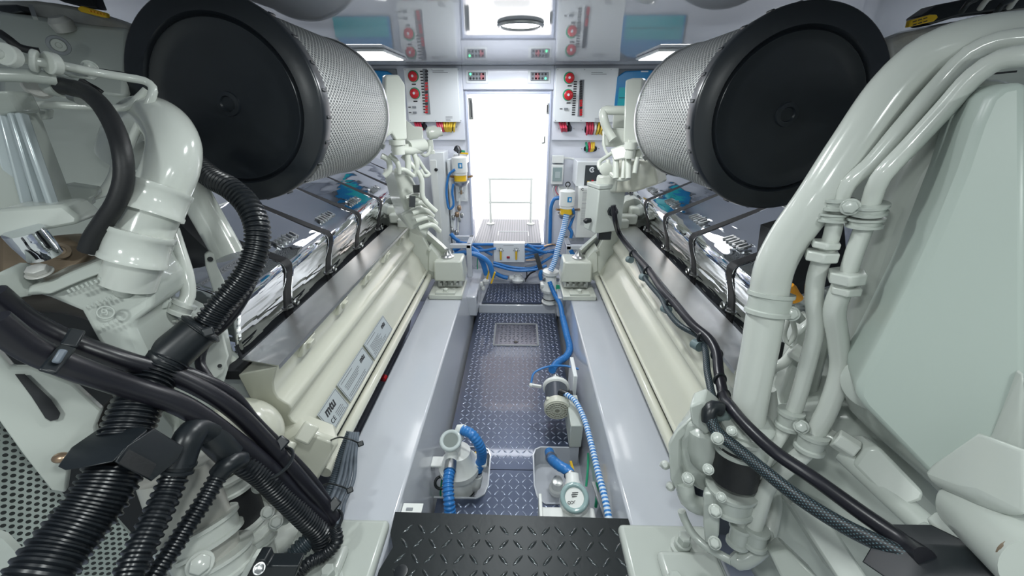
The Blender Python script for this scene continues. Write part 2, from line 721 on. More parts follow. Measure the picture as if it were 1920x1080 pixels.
# step up to the small far plate
m = MB()
m.slab([(-.31, 2.60, -.1), (.30, 2.60, -.1), (.30, 2.60, .072), (-.31, 2.60, .072)], (0, .45, 0))
struct(m, 'trim_6', GEL, bevel=.01)
# side filler between plates and girders, far end
m = MB().box((-.36, 2.72, .15), (.12, .60, .16)).box((.33, 2.72, .15), (.10, .60, .16))
struct(m, 'trim_7', GEL, bevel=.01)


def lozenges(m, poly, z, sp, L, wd, h, seed=1):
    """raised tread pattern scattered on a regular grid inside a polygon"""
    def inside(x, y):
        c = False
        for i in range(len(poly)):
            x1, y1 = poly[i]
            x2, y2 = poly[i - 1]
            if (y1 > y) != (y2 > y) and x < (x2 - x1) * (y - y1) / (y2 - y1) + x1:
                c = not c
        return c
    xs = [p[0] for p in poly]
    ys = [p[1] for p in poly]
    ni = int((max(xs) - min(xs)) / sp) + 2
    nj = int((max(ys) - min(ys)) / sp) + 2
    for i in range(ni):
        for j in range(nj):
            x = min(xs) + (i + .3) * sp
            y = min(ys) + (j + .3) * sp
            ang = math.pi / 4 if (i + j) % 2 else -math.pi / 4
            ca, sa = math.cos(ang), math.sin(ang)
            if not all(inside(x + dx * L * .5 * ca, y + dx * L * .5 * sa) for dx in (-1, 1)):
                continue
            b = len(m.v)
            K = 8
            for sc_, zz in ((1, 0), (.55, h)):
                for k in range(K):
                    w = 2 * math.pi * k / K
                    cx_, cy_ = math.cos(w), math.sin(w)
                    lx = L / 2 * cx_ * sc_
                    ly = wd / 2 * cy_ * abs(cy_) ** .3 * sc_
                    m.v.append(V((x + lx * ca - ly * sa, y + lx * sa + ly * ca, z + zz)))
            for k in range(K):
                k2 = (k + 1) % K
                m.face([b + k, b + k2, b + K + k2, b + K + k])
            m.face([b + K + k for k in range(K)])


def rounded(poly, r, n=4):
    out = []
    for i in range(len(poly)):
        p, a, b = V(poly[i]), V(poly[i - 1]), V(poly[(i + 1) % len(poly)])
        rr = min(r, (a - p).length * .45, (b - p).length * .45)
        p0 = p + (a - p).normalized() * rr
        p1 = p + (b - p).normalized() * rr
        for k in range(n + 1):
            t = k / n
            out.append(tuple(p0.lerp(p, t).lerp(p.lerp(p1, t), t)))
    return out


def plate(poly, z, name, label, sp, L, wd, h, mat, th=.006, holes=()):
    m = MB()
    m.slab([(x, y, z - th) for x, y in poly], (0, 0, th))
    lozenges(m, poly, z, sp, L, wd, h)
    o = solo(m, name, mat, label, 'floor plate', smooth=60)
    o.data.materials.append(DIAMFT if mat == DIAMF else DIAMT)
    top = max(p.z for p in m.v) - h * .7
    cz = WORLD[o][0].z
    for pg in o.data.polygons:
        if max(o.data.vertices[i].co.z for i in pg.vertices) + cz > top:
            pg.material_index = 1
    return o


xl0, xr0 = -.326, .288
far_plate = [(xl0, 1.30)] + rounded([(-.125, 1.30), (-.125, 1.18)], .035)[:5] + [(-.125, 1.182), (.075, 1.182), (.075, 1.27)] + \
    [(.082, 1.292), (.10, 1.302), (xr0, 1.302), (xr0 - .003, 2.612), (xl0 + .002, 2.612)]
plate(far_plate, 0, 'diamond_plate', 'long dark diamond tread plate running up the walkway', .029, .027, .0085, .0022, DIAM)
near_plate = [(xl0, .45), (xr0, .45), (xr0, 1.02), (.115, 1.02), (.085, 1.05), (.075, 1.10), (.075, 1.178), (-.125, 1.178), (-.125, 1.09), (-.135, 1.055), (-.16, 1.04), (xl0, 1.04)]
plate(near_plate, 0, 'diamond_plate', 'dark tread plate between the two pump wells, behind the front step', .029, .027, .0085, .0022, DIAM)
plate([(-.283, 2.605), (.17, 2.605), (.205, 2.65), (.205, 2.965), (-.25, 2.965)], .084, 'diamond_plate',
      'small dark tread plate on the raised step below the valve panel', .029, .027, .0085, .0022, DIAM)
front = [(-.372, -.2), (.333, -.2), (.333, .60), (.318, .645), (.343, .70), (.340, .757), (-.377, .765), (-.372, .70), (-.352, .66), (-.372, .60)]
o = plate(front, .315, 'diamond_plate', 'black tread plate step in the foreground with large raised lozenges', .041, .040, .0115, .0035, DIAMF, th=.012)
m = MB()
q = A(752, 1073, Z=.317)
m.lathe(q, Z_, [(0, .018), (.004, .018), (.005, .014)], 20)
solo(m, 'round_latch', BLACKP, 'round black latch at the left corner of the front step plate', 'latch')

# hatch in the walkway
t = thing('floor_hatch', 'small square lift-up hatch with raised border in the walkway plate', 'hatch')
hx0, hx1, hy0, hy1 = -.165, .135, 2.15, 2.43
m = MB()
for a, b in (((hx0, hy0), (hx1, hy0)), ((hx1, hy0), (hx1, hy1)), ((hx1, hy1), (hx0, hy1)), ((hx0, hy1), (hx0, hy0))):
    m.bar((*a, .003), (*b, .003), .012, .006)
m.build('border', MIDG, t)
m = MB().box(((hx0 + hx1) / 2, (hy0 + hy1) / 2, .0012), (hx1 - hx0 - .015, hy1 - hy0 - .015, .002))
lozenges(m, [(hx0 + .01, hy0 + .01), (hx1 - .01, hy0 + .01), (hx1 - .01, hy1 - .01), (hx0 + .01, hy1 - .01)], .002, .029, .026, .009, .003)
m.build('lid', simple('hatch_lid', (.12, .13, .17), .25, .5), t)
MB().lathe(((hx0 + hx1) / 2, 2.19, .002), Z_, [(0, .014), (.003, .013), (.002, .008)], 16).build('ring_pull', BLACKP, t)

# rims of the two pump wells
for s, pts in ((-1, [(-.34, 1.30), (-.16, 1.30), (-.135, 1.285), (-.122, 1.25), (-.122, 1.10), (-.135, 1.06), (-.165, 1.04), (-.34, 1.04)]),
               (1, [(.29, 1.304), (.11, 1.304), (.085, 1.29), (.074, 1.26), (.074, 1.10), (.085, 1.05), (.115, 1.022), (.29, 1.022)])):
    m = MB()
    for a, b in zip(pts, pts[1:]):
        m.bar((*a, -.05), (*b, -.05), .006, .11)
    struct(m, 'trim_8' if s < 0 else 'trim_9', GEL)

# landing in the doorway
t = thing('doorway_landing', 'grey ribbed landing platform in the bright doorway', 'platform')
MB().slab([(-.372, 3.0, .425), (.184, 3.0, .425), (.194, 3.72, .425), (-.36, 3.72, .425)], (0, 0, .015)).build('tread', NONSLIP, t)
m = MB().box((-.05, 3.30, .4415), (.27, .006, .003)).box((-.182, 3.24, .4415), (.005, .12, .003)).box((.083, 3.24, .4415), (.005, .12, .003))
m.build('hatch_outline', PANELW, t)
MB().box((-.094, 3.0, .428), (.556, .012, .024)).build('nosing', ALU, t, bevel=.003)

# guard rail beyond the landing
t = thing('guard_rail', 'white two-bar guard rail standing on the doorway landing', 'railing')
p0, p1 = A(920, 412, Y=3.55), A(995, 414, Y=3.55)
zt, zm = A(920, 335, Y=3.55).z, A(920, 379, Y=3.55).z
zb = .441
for x in (p0.x, p1.x):
    MB().cyl((x, 3.55, zb), (x, 3.55, zt), .012).build('post', PIPEW, t)
    MB().lathe((x, 3.55, zb), Z_, [(0, .038), (.006, .038), (.012, .02)], 24).build('foot_flange', PIPEW, t)
for z in (zt, zm):
    MB().cyl((p0.x - .012, 3.55, z), (p1.x + .012, 3.55, z), .012).build('rail', PIPEW, t)

# ceiling lights
t = thing('downlight', 'round recessed downlight with a grey ring in the glossy ceiling', 'ceiling light')
c = A(976, 47, Z=CZ - .004)
rr = (A(1016, 47, Z=CZ - .004) - c).length
MB().torus(c, Z_, rr, .007, 40, 8).build('ring', STEEL, t)
MB().lathe(c, Z_, [(0, rr * .97), (.003, rr * .97)], 40).build('diffuser', LAMP, t)
d = bpy.data.lights.new('downlight_lamp', 'AREA')
d.shape = 'DISK'
d.size = .12
d.energy = 9
d.color = (.95, .98, 1)
o = bpy.data.objects.new('downlight_lamp', d)
COL.objects.link(o)
o.location = c - Z_ * .006
for s, (x0, x1) in ((-1, (600, 745)), (1, (1209, 1340))):
    t = thing('ceiling_light', 'flat rectangular lit panel under the ceiling beside the %s air filter' % ('left' if s < 0 else 'right'), 'ceiling light', 'flat ceiling light panels')
    z = CZ - .014
    xin = A(745 if s < 0 else 1209, 106, Z=z).x
    ya = A(730 if s < 0 else 1225, 96, Z=z).y
    yb = A(730 if s < 0 else 1225, 113, Z=z).y
    y0, y1 = min(ya, yb), max(ya, yb)
    xo = xin + s * .26
    MB().box(((xin + xo) / 2, (y0 + y1) / 2, z + .0065), (abs(xo - xin), y1 - y0, .013)).build('housing', PANELW, t, bevel=.004)
    MB().box(((xin + xo) / 2, (y0 + y1) / 2, z - .001), (abs(xo - xin) - .03, (y1 - y0) - .03, .004)).build('diffuser', LAMP, t)

# ================================================================== ENGINES
PITCHY = .325


def engine(s):
    side = 'left' if s < 0 else 'right'
    t = thing('marine_engine', 'cream-white marine diesel engine along the %s side with a row of chrome rocker covers' % side, 'engine')

    def e(d, y, z):
        return V((CX + s * d, y, z))

    def prof(m, pts, y0, y1):
        m.slab([e(d, y0, z) for d, z in pts], (0, y1 - y0, 0))
    # crankcase body
    m = MB()
    prof(m, [(.90, .36), (1.5, .36), (1.5, 1.0), (.97, 1.0), (.86, .80), (.80, .72), (.72, .70), (.70, .45)], .93, 2.50)
    m.build('crankcase', PAINT, t, bevel=.01)
    m = MB()
    prof(m, [(.66, .36), (1.4, .36), (1.4, -.08), (.78, -.08)], .95, 2.45)
    m.build('oil_pan', simple('oil_pan_paint', (.10, .115, .13), .35), t, bevel=.02)
    m = MB().box(e(.7, 1.75, .345), (.02, 1.4, .02))
    for k in range(5):
        y = 1.15 + k * .28
        m.box(e(.69, y, .30), (.16, .02, .05))
    m.build('rail', STEEL, t)
    # rocker covers
    base = [(.805, .735), (.80, .80), (.786, .86), (.765, .925), (.762, .95), (.772, .966), (.80, .978), (1.08, 1.10), (1.11, 1.10), (1.13, 1.06), (1.1, .80)]
    for k in range(-1, 6):
        y0 = 1.235 + k * PITCHY
        y1 = y0 + PITCHY - .036
        if k == -1:
            y0 = .95
        c_ = MB()
        n0 = len(base)
        for yy, dz in ((y0, -.019), (y1, .019)):
            c_.v += [e(d, yy, z + (dz if d > .79 and z > .98 else dz * .3 if z > .9 else 0)) for d, z in base]
        o_ = 1 if s < 0 else -1
        c_.face(list(range(n0))[::-o_])
        c_.face(list(range(n0, 2 * n0))[::o_])
        for i in range(n0):
            j = (i + 1) % n0
            c_.face([i, j, n0 + j, n0 + i][::o_])
        cov = c_.build('rocker_cover', CHROME, t, bevel=.012, seg=3)
        # raised name on the top face
        up = (e(1.08, 0, 1.10) - e(.80, 0, .978)).normalized()
        pos = e(.845, (y0 + y1) / 2 - .02, 1.0) + V((0, 0, .002))
        if k >= 0:
            o = text('mtu', pos, Y_ * (-s), up, .085, STEEL, cov, 'raised_lettering', ext=.004, shear=.2)
        # black strap in the gap, with a polished lip on either side
        if k < 5:
            g = .003
            big = [(d - g if d < .79 else d, z + (g if d >= .765 else 0)) for d, z in base]
            m = MB()
            prof(m, [(.803, .74), (.797, .80), (.783, .86), (.761, .925), (.757, .954), (.768, .972), (.80, .985), (1.08, 1.107), (1.12, 1.06), (1.05, .80)], y1 - .004, y1 + .040)
            m.build('rubber_strap', STRAP, t, bevel=.004)
            path = smooth_path([e(d, y1 - .006, z) for d, z in ((.835, .77), (.812, .80), (.79, .86), (.764, .925), (.761, .952), (.772, .969), (.80, .981), (1.08, 1.102))], .02)
            for dy in (.003,):
                mm = MB()
                mm.sweep([p + V((0, dy, 0)) for p in path], [.0018] * len(path), 8)
                mm.build('edge_trim', CHROME, cov)
    # clips and fasteners between covers and shield
    for k in range(6):
        m = MB()
        y = 1.22 + k * PITCHY
        m.hexbolt(e(.80, y, .785), Z_, .012, .012)
        m.bar(e(.80, y - .03, .79), e(.83, y + .04, .80), .02, .008)
        m.torus(e(.79, y + .035, .79), X_, .012, .004, 14, 6)
        m.build('cover_fastener', STEEL, t)
    MB().box(e(.80, 1.72, .735), (.05, 1.66, .03)).build('gasket_channel', DARKV, t)
    # aluminium heat shield
    m = MB()
    m.slab([e(.652, .885, .777), e(.655, 2.53, .777), e(.763, 2.56, .786), e(.763, .90, .786)], (0, 0, -.004))
    m.slab([e(.652, .885, .777), e(.652, 2.53, .777), e(.652, 2.53, .764), e(.652, .885, .764)], (.003, 0, 0))
    m.build('heat_shield', ALU, t)
    # long manifold cover
    pr = [(.655, .772), (.668, .745), (.682, .715), (.688, .68), (.683, .655), (.668, .64), (.655, .63), (.652, .615), (.660, .60), (.668, .585),
          (.664, .565), (.650, .55), (.640, .54), (.632, .525), (.622, .50), (.606, .465), (.592, .44), (.586, .425), (.60, .41), (.74, .40), (.78, .74)]
    m = MB()
    prof(m, pr, .885, 2.40)
    m.build('manifold_cover', CREAM, t, bevel=.004, seg=2, smooth=60)
    m = MB()
    m.tube([e(.575, .84, .392), e(.575, 2.42, .392)], .021, 16)
    m.build('lower_pipe', CREAM, t)
    m = MB()
    m.tube([e(.590, .92, .432), e(.590, 2.40, .432)], .009, 10)
    m.build('edge_bead', CREAM, t)
    # cast lugs
    for k in range(6):
        y = 1.03 + k * PITCHY * .86
        m = MB()
        m.slab([e(.655, y, .752), e(.655, y + .075, .752), e(.668, y + .085, .705), e(.668, y - .01, .705)], (s * .03, 0, 0))
        m.slab([e(.645, y + .02, .745), e(.645, y + .05, .745), e(.656, y + .05, .718), e(.656, y + .02, .718)], (s * .03, 0, 0))
        m.build('cast_lug', CREAM, t, bevel=.004)
    # far end flange and mounting arm
    m = MB()
    fl = [(.66, .79), (.63, .775), (.60, .73), (.585, .66), (.56, .60), (.535, .55), (.515, .47), (.52, .40), (.55, .37), (.62, .37), (.8, .40), (.9, .80)]
    prof(m, fl, 2.40, 2.445)
    m.build('end_flange', PAINT, t, bevel=.006)
    m = MB()
    m.slab([e(.60, 2.40, .74), e(.48, 2.44, .60), e(.43, 2.46, .53), e(.45, 2.50, .50), e(.56, 2.50, .50), e(.64, 2.5, .70)], (0, .05, 0))
    m.slab([e(.55, 2.38, .62), e(.50, 2.38, .55), e(.48, 2.38, .46), e(.52, 2.38, .42), e(.57, 2.38, .45)], (0, .10, 0))
    m.hexbolt(e(.55, 2.38, .60), -Y_, .012, .012)
    m.build('mounting_arm', PAINT, t, bevel=.006)
    m = MB()
    for y, z, d in ((2.30, .80, .66), (2.34, .82, .72), (2.38, .86, .78)):
        m.box(e(d, y, z), (.10, .06, .06))
    m.slab([e(.62, 2.30, .82), e(.70, 2.42, .92), e(.88, 2.52, .95), e(.90, 2.52, .70), e(.62, 2.42, .70)], (0, .10, 0))
    m.build('end_casting', PAINT, t, bevel=.012)
    # hoop ribs at the far end of the covers
    m = MB()
    for i in range(4):
        y = 2.62 + i * .03
        m.sweep(smooth_path([e(.66, y, .80), e(.70, y, .92), e(.80, y, 1.0), e(1.0, y, 1.05)], .03), [.016] * 100, 10) if 0 else \
            m.tube([e(.66, y, .80), e(.70, y, .90), e(.80, y, .97), e(1.0, y, 1.02)], .016, 10)
    m.build('bellows_hose', PAINT, t)
    return t, e


LE, le = engine(-1)
RE, re_ = engine(1)

# engine mounts -----------------------------------------------------
for s, e, side in ((-1, le, 'left'), (1, re_, 'right')):
    t = thing('engine_mount', 'boxy cream engine mount at the far end of the %s engine bearer' % side, 'engine mount')
    x0, x1 = .32, .53
    m = MB()
    m.slab([e(x0 + .0, 2.33, .385), e(x1, 2.33, .385), e(x1 - .01, 2.33, .53), e(x0 + .015, 2.33, .535)], (0, .16, 0))
    m.build('rubber_housing', PAINT, t, bevel=.012)
    m = MB().box(e(.425, 2.40, .365), (.16, .12, .04))
    for k in range(4):
        m.box(e(.37 + k * .037, 2.325, .372), (.014, .02, .022))
    m.build('adjuster', STEEL, t)
    m = MB().box(e(.44, 2.36, .318), (.22, .26, .034))
    m.build('base_plate', PAINT, t, bevel=.006)
    m = MB().box(e(.44, 2.26, .342), (.13, .05, .014))
    m.hexbolt(e(.44, 2.26, .349), Z_, .017, .02)
    m.build('anchor_bolt', PAINT, t, bevel=.002)
    m = MB().lathe(e(.44, 2.41, .53), Z_, [(0, .045), (.012, .045), (.02, .03), (.05, .012), (.06, .012)], 20)
    m.build('stud', STEEL, t)
    # near mounts, only their bolted tops show
    t = thing('engine_mount', 'cream bolted engine mount foot at the near end of the %s engine bearer' % side, 'engine mount')
    m = MB().box(e(.47, .60, .318), (.26, .26, .036))
    m.box(e(.50, .56, .350), (.16, .16, .03))
    m.build('base_plate', PAINT_NEAR, t, bevel=.014, seg=3)
    for x, y in ((.50, .66), (.44, .56)):
        m = MB()
        m.lathe(e(x, y, .335), Z_, [(0, .03), (.01, .03), (.012, .022), (.03, .022)], 20)
        m.hexbolt(e(x, y, .36), Z_, .017, .03)
        m.build('bolt', PAINT_NEAR, t)

# maker's plates on the left manifold --------------------------------
up = (le(.632, 0, .53) - le(.590, 0, .44)).normalized()
nrm = Y_.cross(up)
mid = (le(.632, 0, .53) + le(.590, 0, .44)) / 2 + nrm * .006
for i, (y0, y1) in enumerate(((.95, 1.085), (1.10, 1.35), (1.365, 1.62))):
    yc = (y0 + y1) / 2
    c = mid + V((0, yc, 0))
    pl = MB().box(c, (y1 - y0, .088, .0012), (Y_, up, nrm)).build('info_plate', STICK, LE)
    b = MB()
    w, h = (y1 - y0) / 2 - .004, .040
    for q0, q1 in (((-w, -h), (w, -h)), ((w, -h), (w, h)), ((w, h), (-w, h)), ((-w, h), (-w, -h))):
        b.bar(c + Y_ * q0[0] + up * q0[1] + nrm * .001, c + Y_ * q1[0] + up * q1[1] + nrm * .001, .0008, .0008, nrm)
    if i == 0:
        text('mtu', c + Y_ * -.01 + up * .018 + nrm * .0012, Y_, up, .042, INK, pl, bold=.0012, shear=.25)
        text('CE', c + Y_ * -.03 + up * -.020 + nrm * .0012, Y_, up, .024, INK, pl)
        strips(b, c + Y_ * .025 - up * .012 + nrm * .0012, Y_, up, 4, .007, .06, seed=3)
    else:
        text('mtu', c + Y_ * (.075) + up * .015 + nrm * .0012, Y_, up, .028, INK, pl, bold=.001, shear=.25)
        strips(b, c + Y_ * -.04 + up * .030 + nrm * .0012, Y_, up, 1, .007, .14, seed=4)
        strips(b, c + Y_ * -.03 + up * .012 + nrm * .0012, Y_, up, 4 if i == 1 else 6, .006, .14, seed=5 + i)
        strips(b, c + Y_ * -.01 + up * -.025 + nrm * .0012, Y_, up, 2, .007, .2, seed=9)
    b.build('print', INK, pl)
# red tags beside the girders
for s, px, py in ((-1, 718, 713), (1, 1198, 722)):
    q = A(px, py, X=CX + s * .63)
    solo(MB().lathe(q, Y_, [(0, .006), (.004, .014), (.03, .014), (.036, .006)], 12), 'red_cap', RED,
         'small red cap glimpsed under the lower pipe of the %s engine' % ('left' if s < 0 else 'right'), 'cap')


# ================================================================== AIR FILTERS
def air_filter(s, c, ax, r, L):
    side = 'left' if s < 0 else 'right'
    t = thing('air_filter', 'large round engine air filter with black rubber end cap, on the %s engine' % side, 'air filter')
    ax = V(ax).normalized()
    c = V(c)
    # mesh body
    MB().lathe(c + ax * .02, ax, [(0, r * .945), (L - .02, r * .955)], 72, cap=False).build('mesh_body', MESH, t)
    MB().lathe(c + ax * (L - .012), ax, [(0, r * .95), (0, r * .975), (.012, r * .985), (.02, r * .975), (.02, r * .3), (.02, 0)], 72, cap=False).build('end_ring', STEEL, t)
    R0 = r
    prof = [(.055, R0 * .94), (.05, R0 * .985), (.012, R0), (.002, R0 * .99), (0, R0 * .975), (-.002, R0 * .80), (.004, R0 * .785), (.007, R0 * .775),
            (.004, R0 * .765), (.0, R0 * .75), (.002, R0 * .74), (.006, R0 * .60), (.010, R0 * .30), (.011, R0 * .12), (.006, R0 * .115),
            (.005, R0 * .075), (.010, R0 * .065), (.010, 0)]
    MB().lathe(c, ax, prof, 96, cap=False).build('end_cap', CAPM, t, smooth=50)
    a, b, _ = basis(ax)
    for k in range(24):
        m = MB()
        w = 2 * math.pi * (k + .5) / 24
        d = a * math.cos(w) + b * math.sin(w)
        tt = a * -math.sin(w) + b * math.cos(w)
        m.box(c + d * (R0 * .995) + ax * .03, (.008, .007, .024), (tt, d, ax))
        m.build('rim_tab', BLACKP, t, bevel=.002)
    # clamp worm screw at the far ring
    for w in (.6, 2.4):
        d = a * math.cos(w) + b * math.sin(w)
        MB().box(c + ax * (L - .005) + d * r * .99, (.02, .012, .012), (d.cross(ax), d, ax)).build('clamp_screw', STEEL, t)
    return t


air_filter(-1, (-.752, 1.07, 1.457), (-.009, 1, -.026), .2475, .572)
air_filter(1, (.679, 1.07, 1.432), (-.008, 1, -.012), .2397, .549)

# lights -------------------------------------------------------------


def area(name, loc, rot, sx, sy, p, col=(1, 1, 1)):
    d = bpy.data.lights.new(name, 'AREA')
    d.shape = 'RECTANGLE'
    d.size = sx
    d.size_y = sy
    d.energy = p
    d.color = col
    o = bpy.data.objects.new(name, d)
    COL.objects.link(o)
    o.location = loc
    o.rotation_euler = rot
    return o


for i, (x, y, e_) in enumerate(((-.03, .95, 5), (-.03, .1, 5), (-.75, -.1, 5.5), (.70, -.1, 4))):  # unseen ceiling downlights added to brighten the near end
    t = thing('downlight', 'unseen round downlight added in the glossy ceiling as fill light', 'ceiling light', 'unseen downlights added as fill light')
    MB().torus((x, y, CZ - .003), Z_, .062, .005, 32, 6).build('ring', PANELW, t)
    MB().lathe((x, y, CZ - .002), Z_, [(0, .06), (.001, .06)], 32).build('diffuser', LAMP, t)
    d = bpy.data.lights.new('downlight_lamp', 'AREA')
    d.shape = 'DISK'
    d.size = .12
    d.energy = e_
    d.color = (.94, 1, .98) if y < 1.5 else (.93, .96, 1)
    o = bpy.data.objects.new('downlight_lamp', d)
    COL.objects.link(o)
    o.location = (x, y, CZ - .006)
area('passage_lamp', (-.08, 4.0, 1.78), (0, 0, 0), .5, 1.4, 5)
for s in (-1, 1):
    area('side_fill', (CX + s * 1.8, 2.2, CZ - .03), (0, 0, 0), .12, 1.0, 6, (.95, .98, 1))  # fill lights added outboard under the ceiling, no fixture
area('far_fill', (-.09, 2.75, CZ - .02), (0, 0, 0), .5, .08, 5, (.90, .94, 1))  # fill light added in front of the bulkhead, no fixture
w = bpy.data.worlds.new('world')
sc.world = w
w.use_nodes = True
w.node_tree.nodes['Background'].inputs[0].default_value = (.86, .95, .92, 1)
w.node_tree.nodes['Background'].inputs[1].default_value = .6
sc.view_settings.view_transform = 'Standard'
sc.view_settings.look = 'None'
sc.cycles.use_denoising = True
sc.cycles.max_bounces = 8
# ================================================================== BULKHEAD EQUIPMENT
PY_ = 2.975     # front face of wall-mounted cases


def wp(px, py, y=PY_):
    return A(px, py, Y=y)


def case(px0, py0, px1, py1, y, depth, m=None):
    """box whose front face spans the two pixels on plane Y=y"""
    p, q = wp(px0, py0, y), wp(px1, py1, y)
    m = m or MB()
    m.box(((p.x + q.x) / 2, y + depth / 2, (p.z + q.z) / 2), (abs(q.x - p.x), depth, abs(q.z - p.z)))
    return m


def breaker_panel(left):
    t = thing('breaker_panel', 'white switch panel with two red round buttons, %s of the doorway' % ('left' if left else 'right'), 'switch panel')
    if left:
        px = (756, 863)
        btn = ((775, 143), (778, 175))
        sx, y0, y1, lx = 800, 131, 213, 790
        tg = ((777, 201), (778, 211))
        txt, txt2 = (826, 133), (842, 219)
    else:
        px = (1043, 1150)
        btn = ((1067, 146), (1065, 178))
        sx, y0, y1, lx = 1089, 151, 217, 1079
        tg = ((1061, 204),)
        txt, txt2 = (1124, 136), (1122, 222)
    f = PY_ - .0
    MBc = case(px[0], 127, px[1], 229, f, .05)
    MBc.build('casing', PANELW, t, bevel=.003)
    for b in btn:
        c = wp(*b)
        MB().lathe(c, -Y_, [(0, .037), (.004, .037), (.005, .034)], 32).build('green_ring', GREEN, t)
        k = MB().lathe(c - Y_ * .004 + V((.002, 0, -.002)), -Y_, [(0, .024), (.012, .024), (.014, .031), (.022, .031), (.027, .024), (.028, 0)], 32, cap=False).build('push_button', RED, t)
        MB().lathe(c - Y_ * .031, -Y_, [(0, .009), (.001, .008)], 16).build('centre_mark', INKW, k)
        MB().box(wp(b[0] + 1, b[1] + 15) - Y_ * .001, (.028, .002, .008)).build('name_strip', INK, t)
    a_, b_ = wp(sx, y0), wp(sx, y1)
    n = 15
    MB().box((a_ + b_) / 2 - Y_ * .001, (.030, .004, a_.z - b_.z + .01)).build('breaker_strip', MIDG, t)
    for i in range(n):
        c = a_.lerp(b_, (i + .5) / n) - Y_ * .006
        on = (i > 2) if left else (i > 6)
        MB().box(c, (.018, .010, .012), (V((.9, .1, .2)).normalized(), V((0, 1, 0)), V((-.2, 0, .97)))).build('breaker_switch', RED if on and i % 4 != 3 else INK, t)
        MB().box(wp(lx, 0) * 0 + V((wp(lx, y0).x, PY_ - .001, c.z)), (.022, .002, .008)).build('name_strip', INK, t)
    for g in tg:
        MB().box(wp(*g) - Y_ * .004, (.026, .010, .013)).build('toggle_switch', MIDG, t)
        MB().box(wp(g[0] - 9, g[1]) - Y_ * .001, (.018, .002, .006)).build('name_strip', INK, t)
    m = MB()
    strips(m, wp(*txt) - Y_ * .001, X_, Z_, 2, .010, .11, .004, seed=1)
    strips(m, wp(*txt2) - Y_ * .001, X_, Z_, 4, .008, .05, .003, seed=2)
    m.build('print', INKG, t)
    for i in range(3):
        for j in (0, 1):
            MB().lathe(wp(px[0] + 4, 0) * 0 + V((wp(px[0] + 3 if i < 1 else (px[1] - 4 if i > 1 else (px[0] + px[1]) / 2), 128).x, PY_, wp(800, 131 if j == 0 else 226).z)),
                       -Y_, [(0, .0035), (.002, .003)], 10).build('screw', STEEL, t)


breaker_panel(True)
breaker_panel(False)
# small display units above the door
for left, px in ((True, 894), (False, 1011)):
    t = thing('display_unit', 'small black gauge display above the doorway, %s one' % ('left-hand' if left else 'right-hand'), 'display')
    y = 3.005
    case(px - 21, 131, px + 21, 156, y + .01, .006).build('back_plate', PANELW, t, bevel=.002)
    case(px - 16, 135, px + 17, 151, y, .012).build('bezel', MIDG, t, bevel=.002)
    for i in range(5):
        for j in range(2):
            MB().lathe(wp(px - 12 + i * 6, 139 + j * 8, y), -Y_, [(0, .0075), (.003, .0065)], 12).build('key', (LED if (i, j) == ((0, 0) if left else (4, 1)) else BLACKP) , t)
    x = px + (6 if left else -8)
    case(x, 137, x + 8, 149, y - .003, .003).build('red_keys', simple('dull_red', (.45, .12, .14), .4), t)
# blue cabinets to either side
for left in (True, False):
    t = thing('battery_charger', 'blue rounded charger cabinet on the bulkhead, mostly behind the %s air filter' % ('left' if left else 'right'), 'charger')
    x0, x1 = (640, 751) if left else (1155, 1262)
    y = 2.97
    p, q = wp(x0 + 4, 131, y), wp(x1 - 3, 205, y)
    pts = [(p.x, y, q.z), (q.x, y, q.z), (q.x, y, p.z - .04), (q.x - .05, y, p.z - .008), ((p.x + q.x) / 2, y, p.z), (p.x + .05, y, p.z - .008), (p.x, y, p.z - .04)]
    MB().slab(pts, (0, .05, 0)).build('casing', BLUET, t, bevel=.006)
    case(x0, 129, x1, 206, y + .03, .04).build('back_frame', MIDG, t, bevel=.004)
    if not left:
        case(x0 + 6, 164, x1 - 6, 203, y - .002, .004).build('teal_panel', TEAL, t)
        case(x0 + 6, 183, x1 - 6, 184, y - .004, .004).build('seam', INK, t)
    else:
        case(x0 + 6, 170, x1 - 6, 203, y - .002, .004).build('teal_panel', TEAL, t)
    MB().box(wp((x0 + x1) / 2, 134, y) - Y_ * .002, (.05, .006, .008)).build('indicator', PANELW, t, bevel=.002)


def wire_port(cx, cy, rx, ry, y, wires, label):
    t = thing('cable_port', label, 'cable opening')
    c = wp(cx, cy, y)
    k = .00303 * y / 3.0
    pts = [c + V((math.copysign(abs(math.cos(w)) ** .7, math.cos(w)) * rx * k, 0, math.copysign(abs(math.sin(w)) ** .7, math.sin(w)) * ry * k)) for w in [2 * math.pi * i / 28 for i in range(28)]]
    MB().slab(pts, (0, .002, 0)).build('opening', DARKV, t)
    mm = MB()
    mm.sweep([p - Y_ * .001 for p in pts + pts[:1]], [.003] * 29, 6, caps=False)
    mm.build('lip', GELB, t)
    for sx in (-1, 1):
        MB().lathe(c + V((sx * (rx + 4) * k, 0, 0)), -Y_, [(0, .004), (.002, .003)], 8).build('screw', STEEL, t)
    for i, (x, col, x2) in enumerate(wires):
        a = wp(x, cy - ry - 4, y) + Y_ * .01
        b = wp(x2, cy + ry - 2 - (i % 2), y)
        mid_ = a.lerp(b, .6) - Y_ * .035
        solo(MB().tube([a, mid_, b + Y_ * .01], .0085, 8, step=.02), 'cable', col,
             'insulated cable bending into the oval wall opening', 'cable', 'cables in the bulkhead openings')


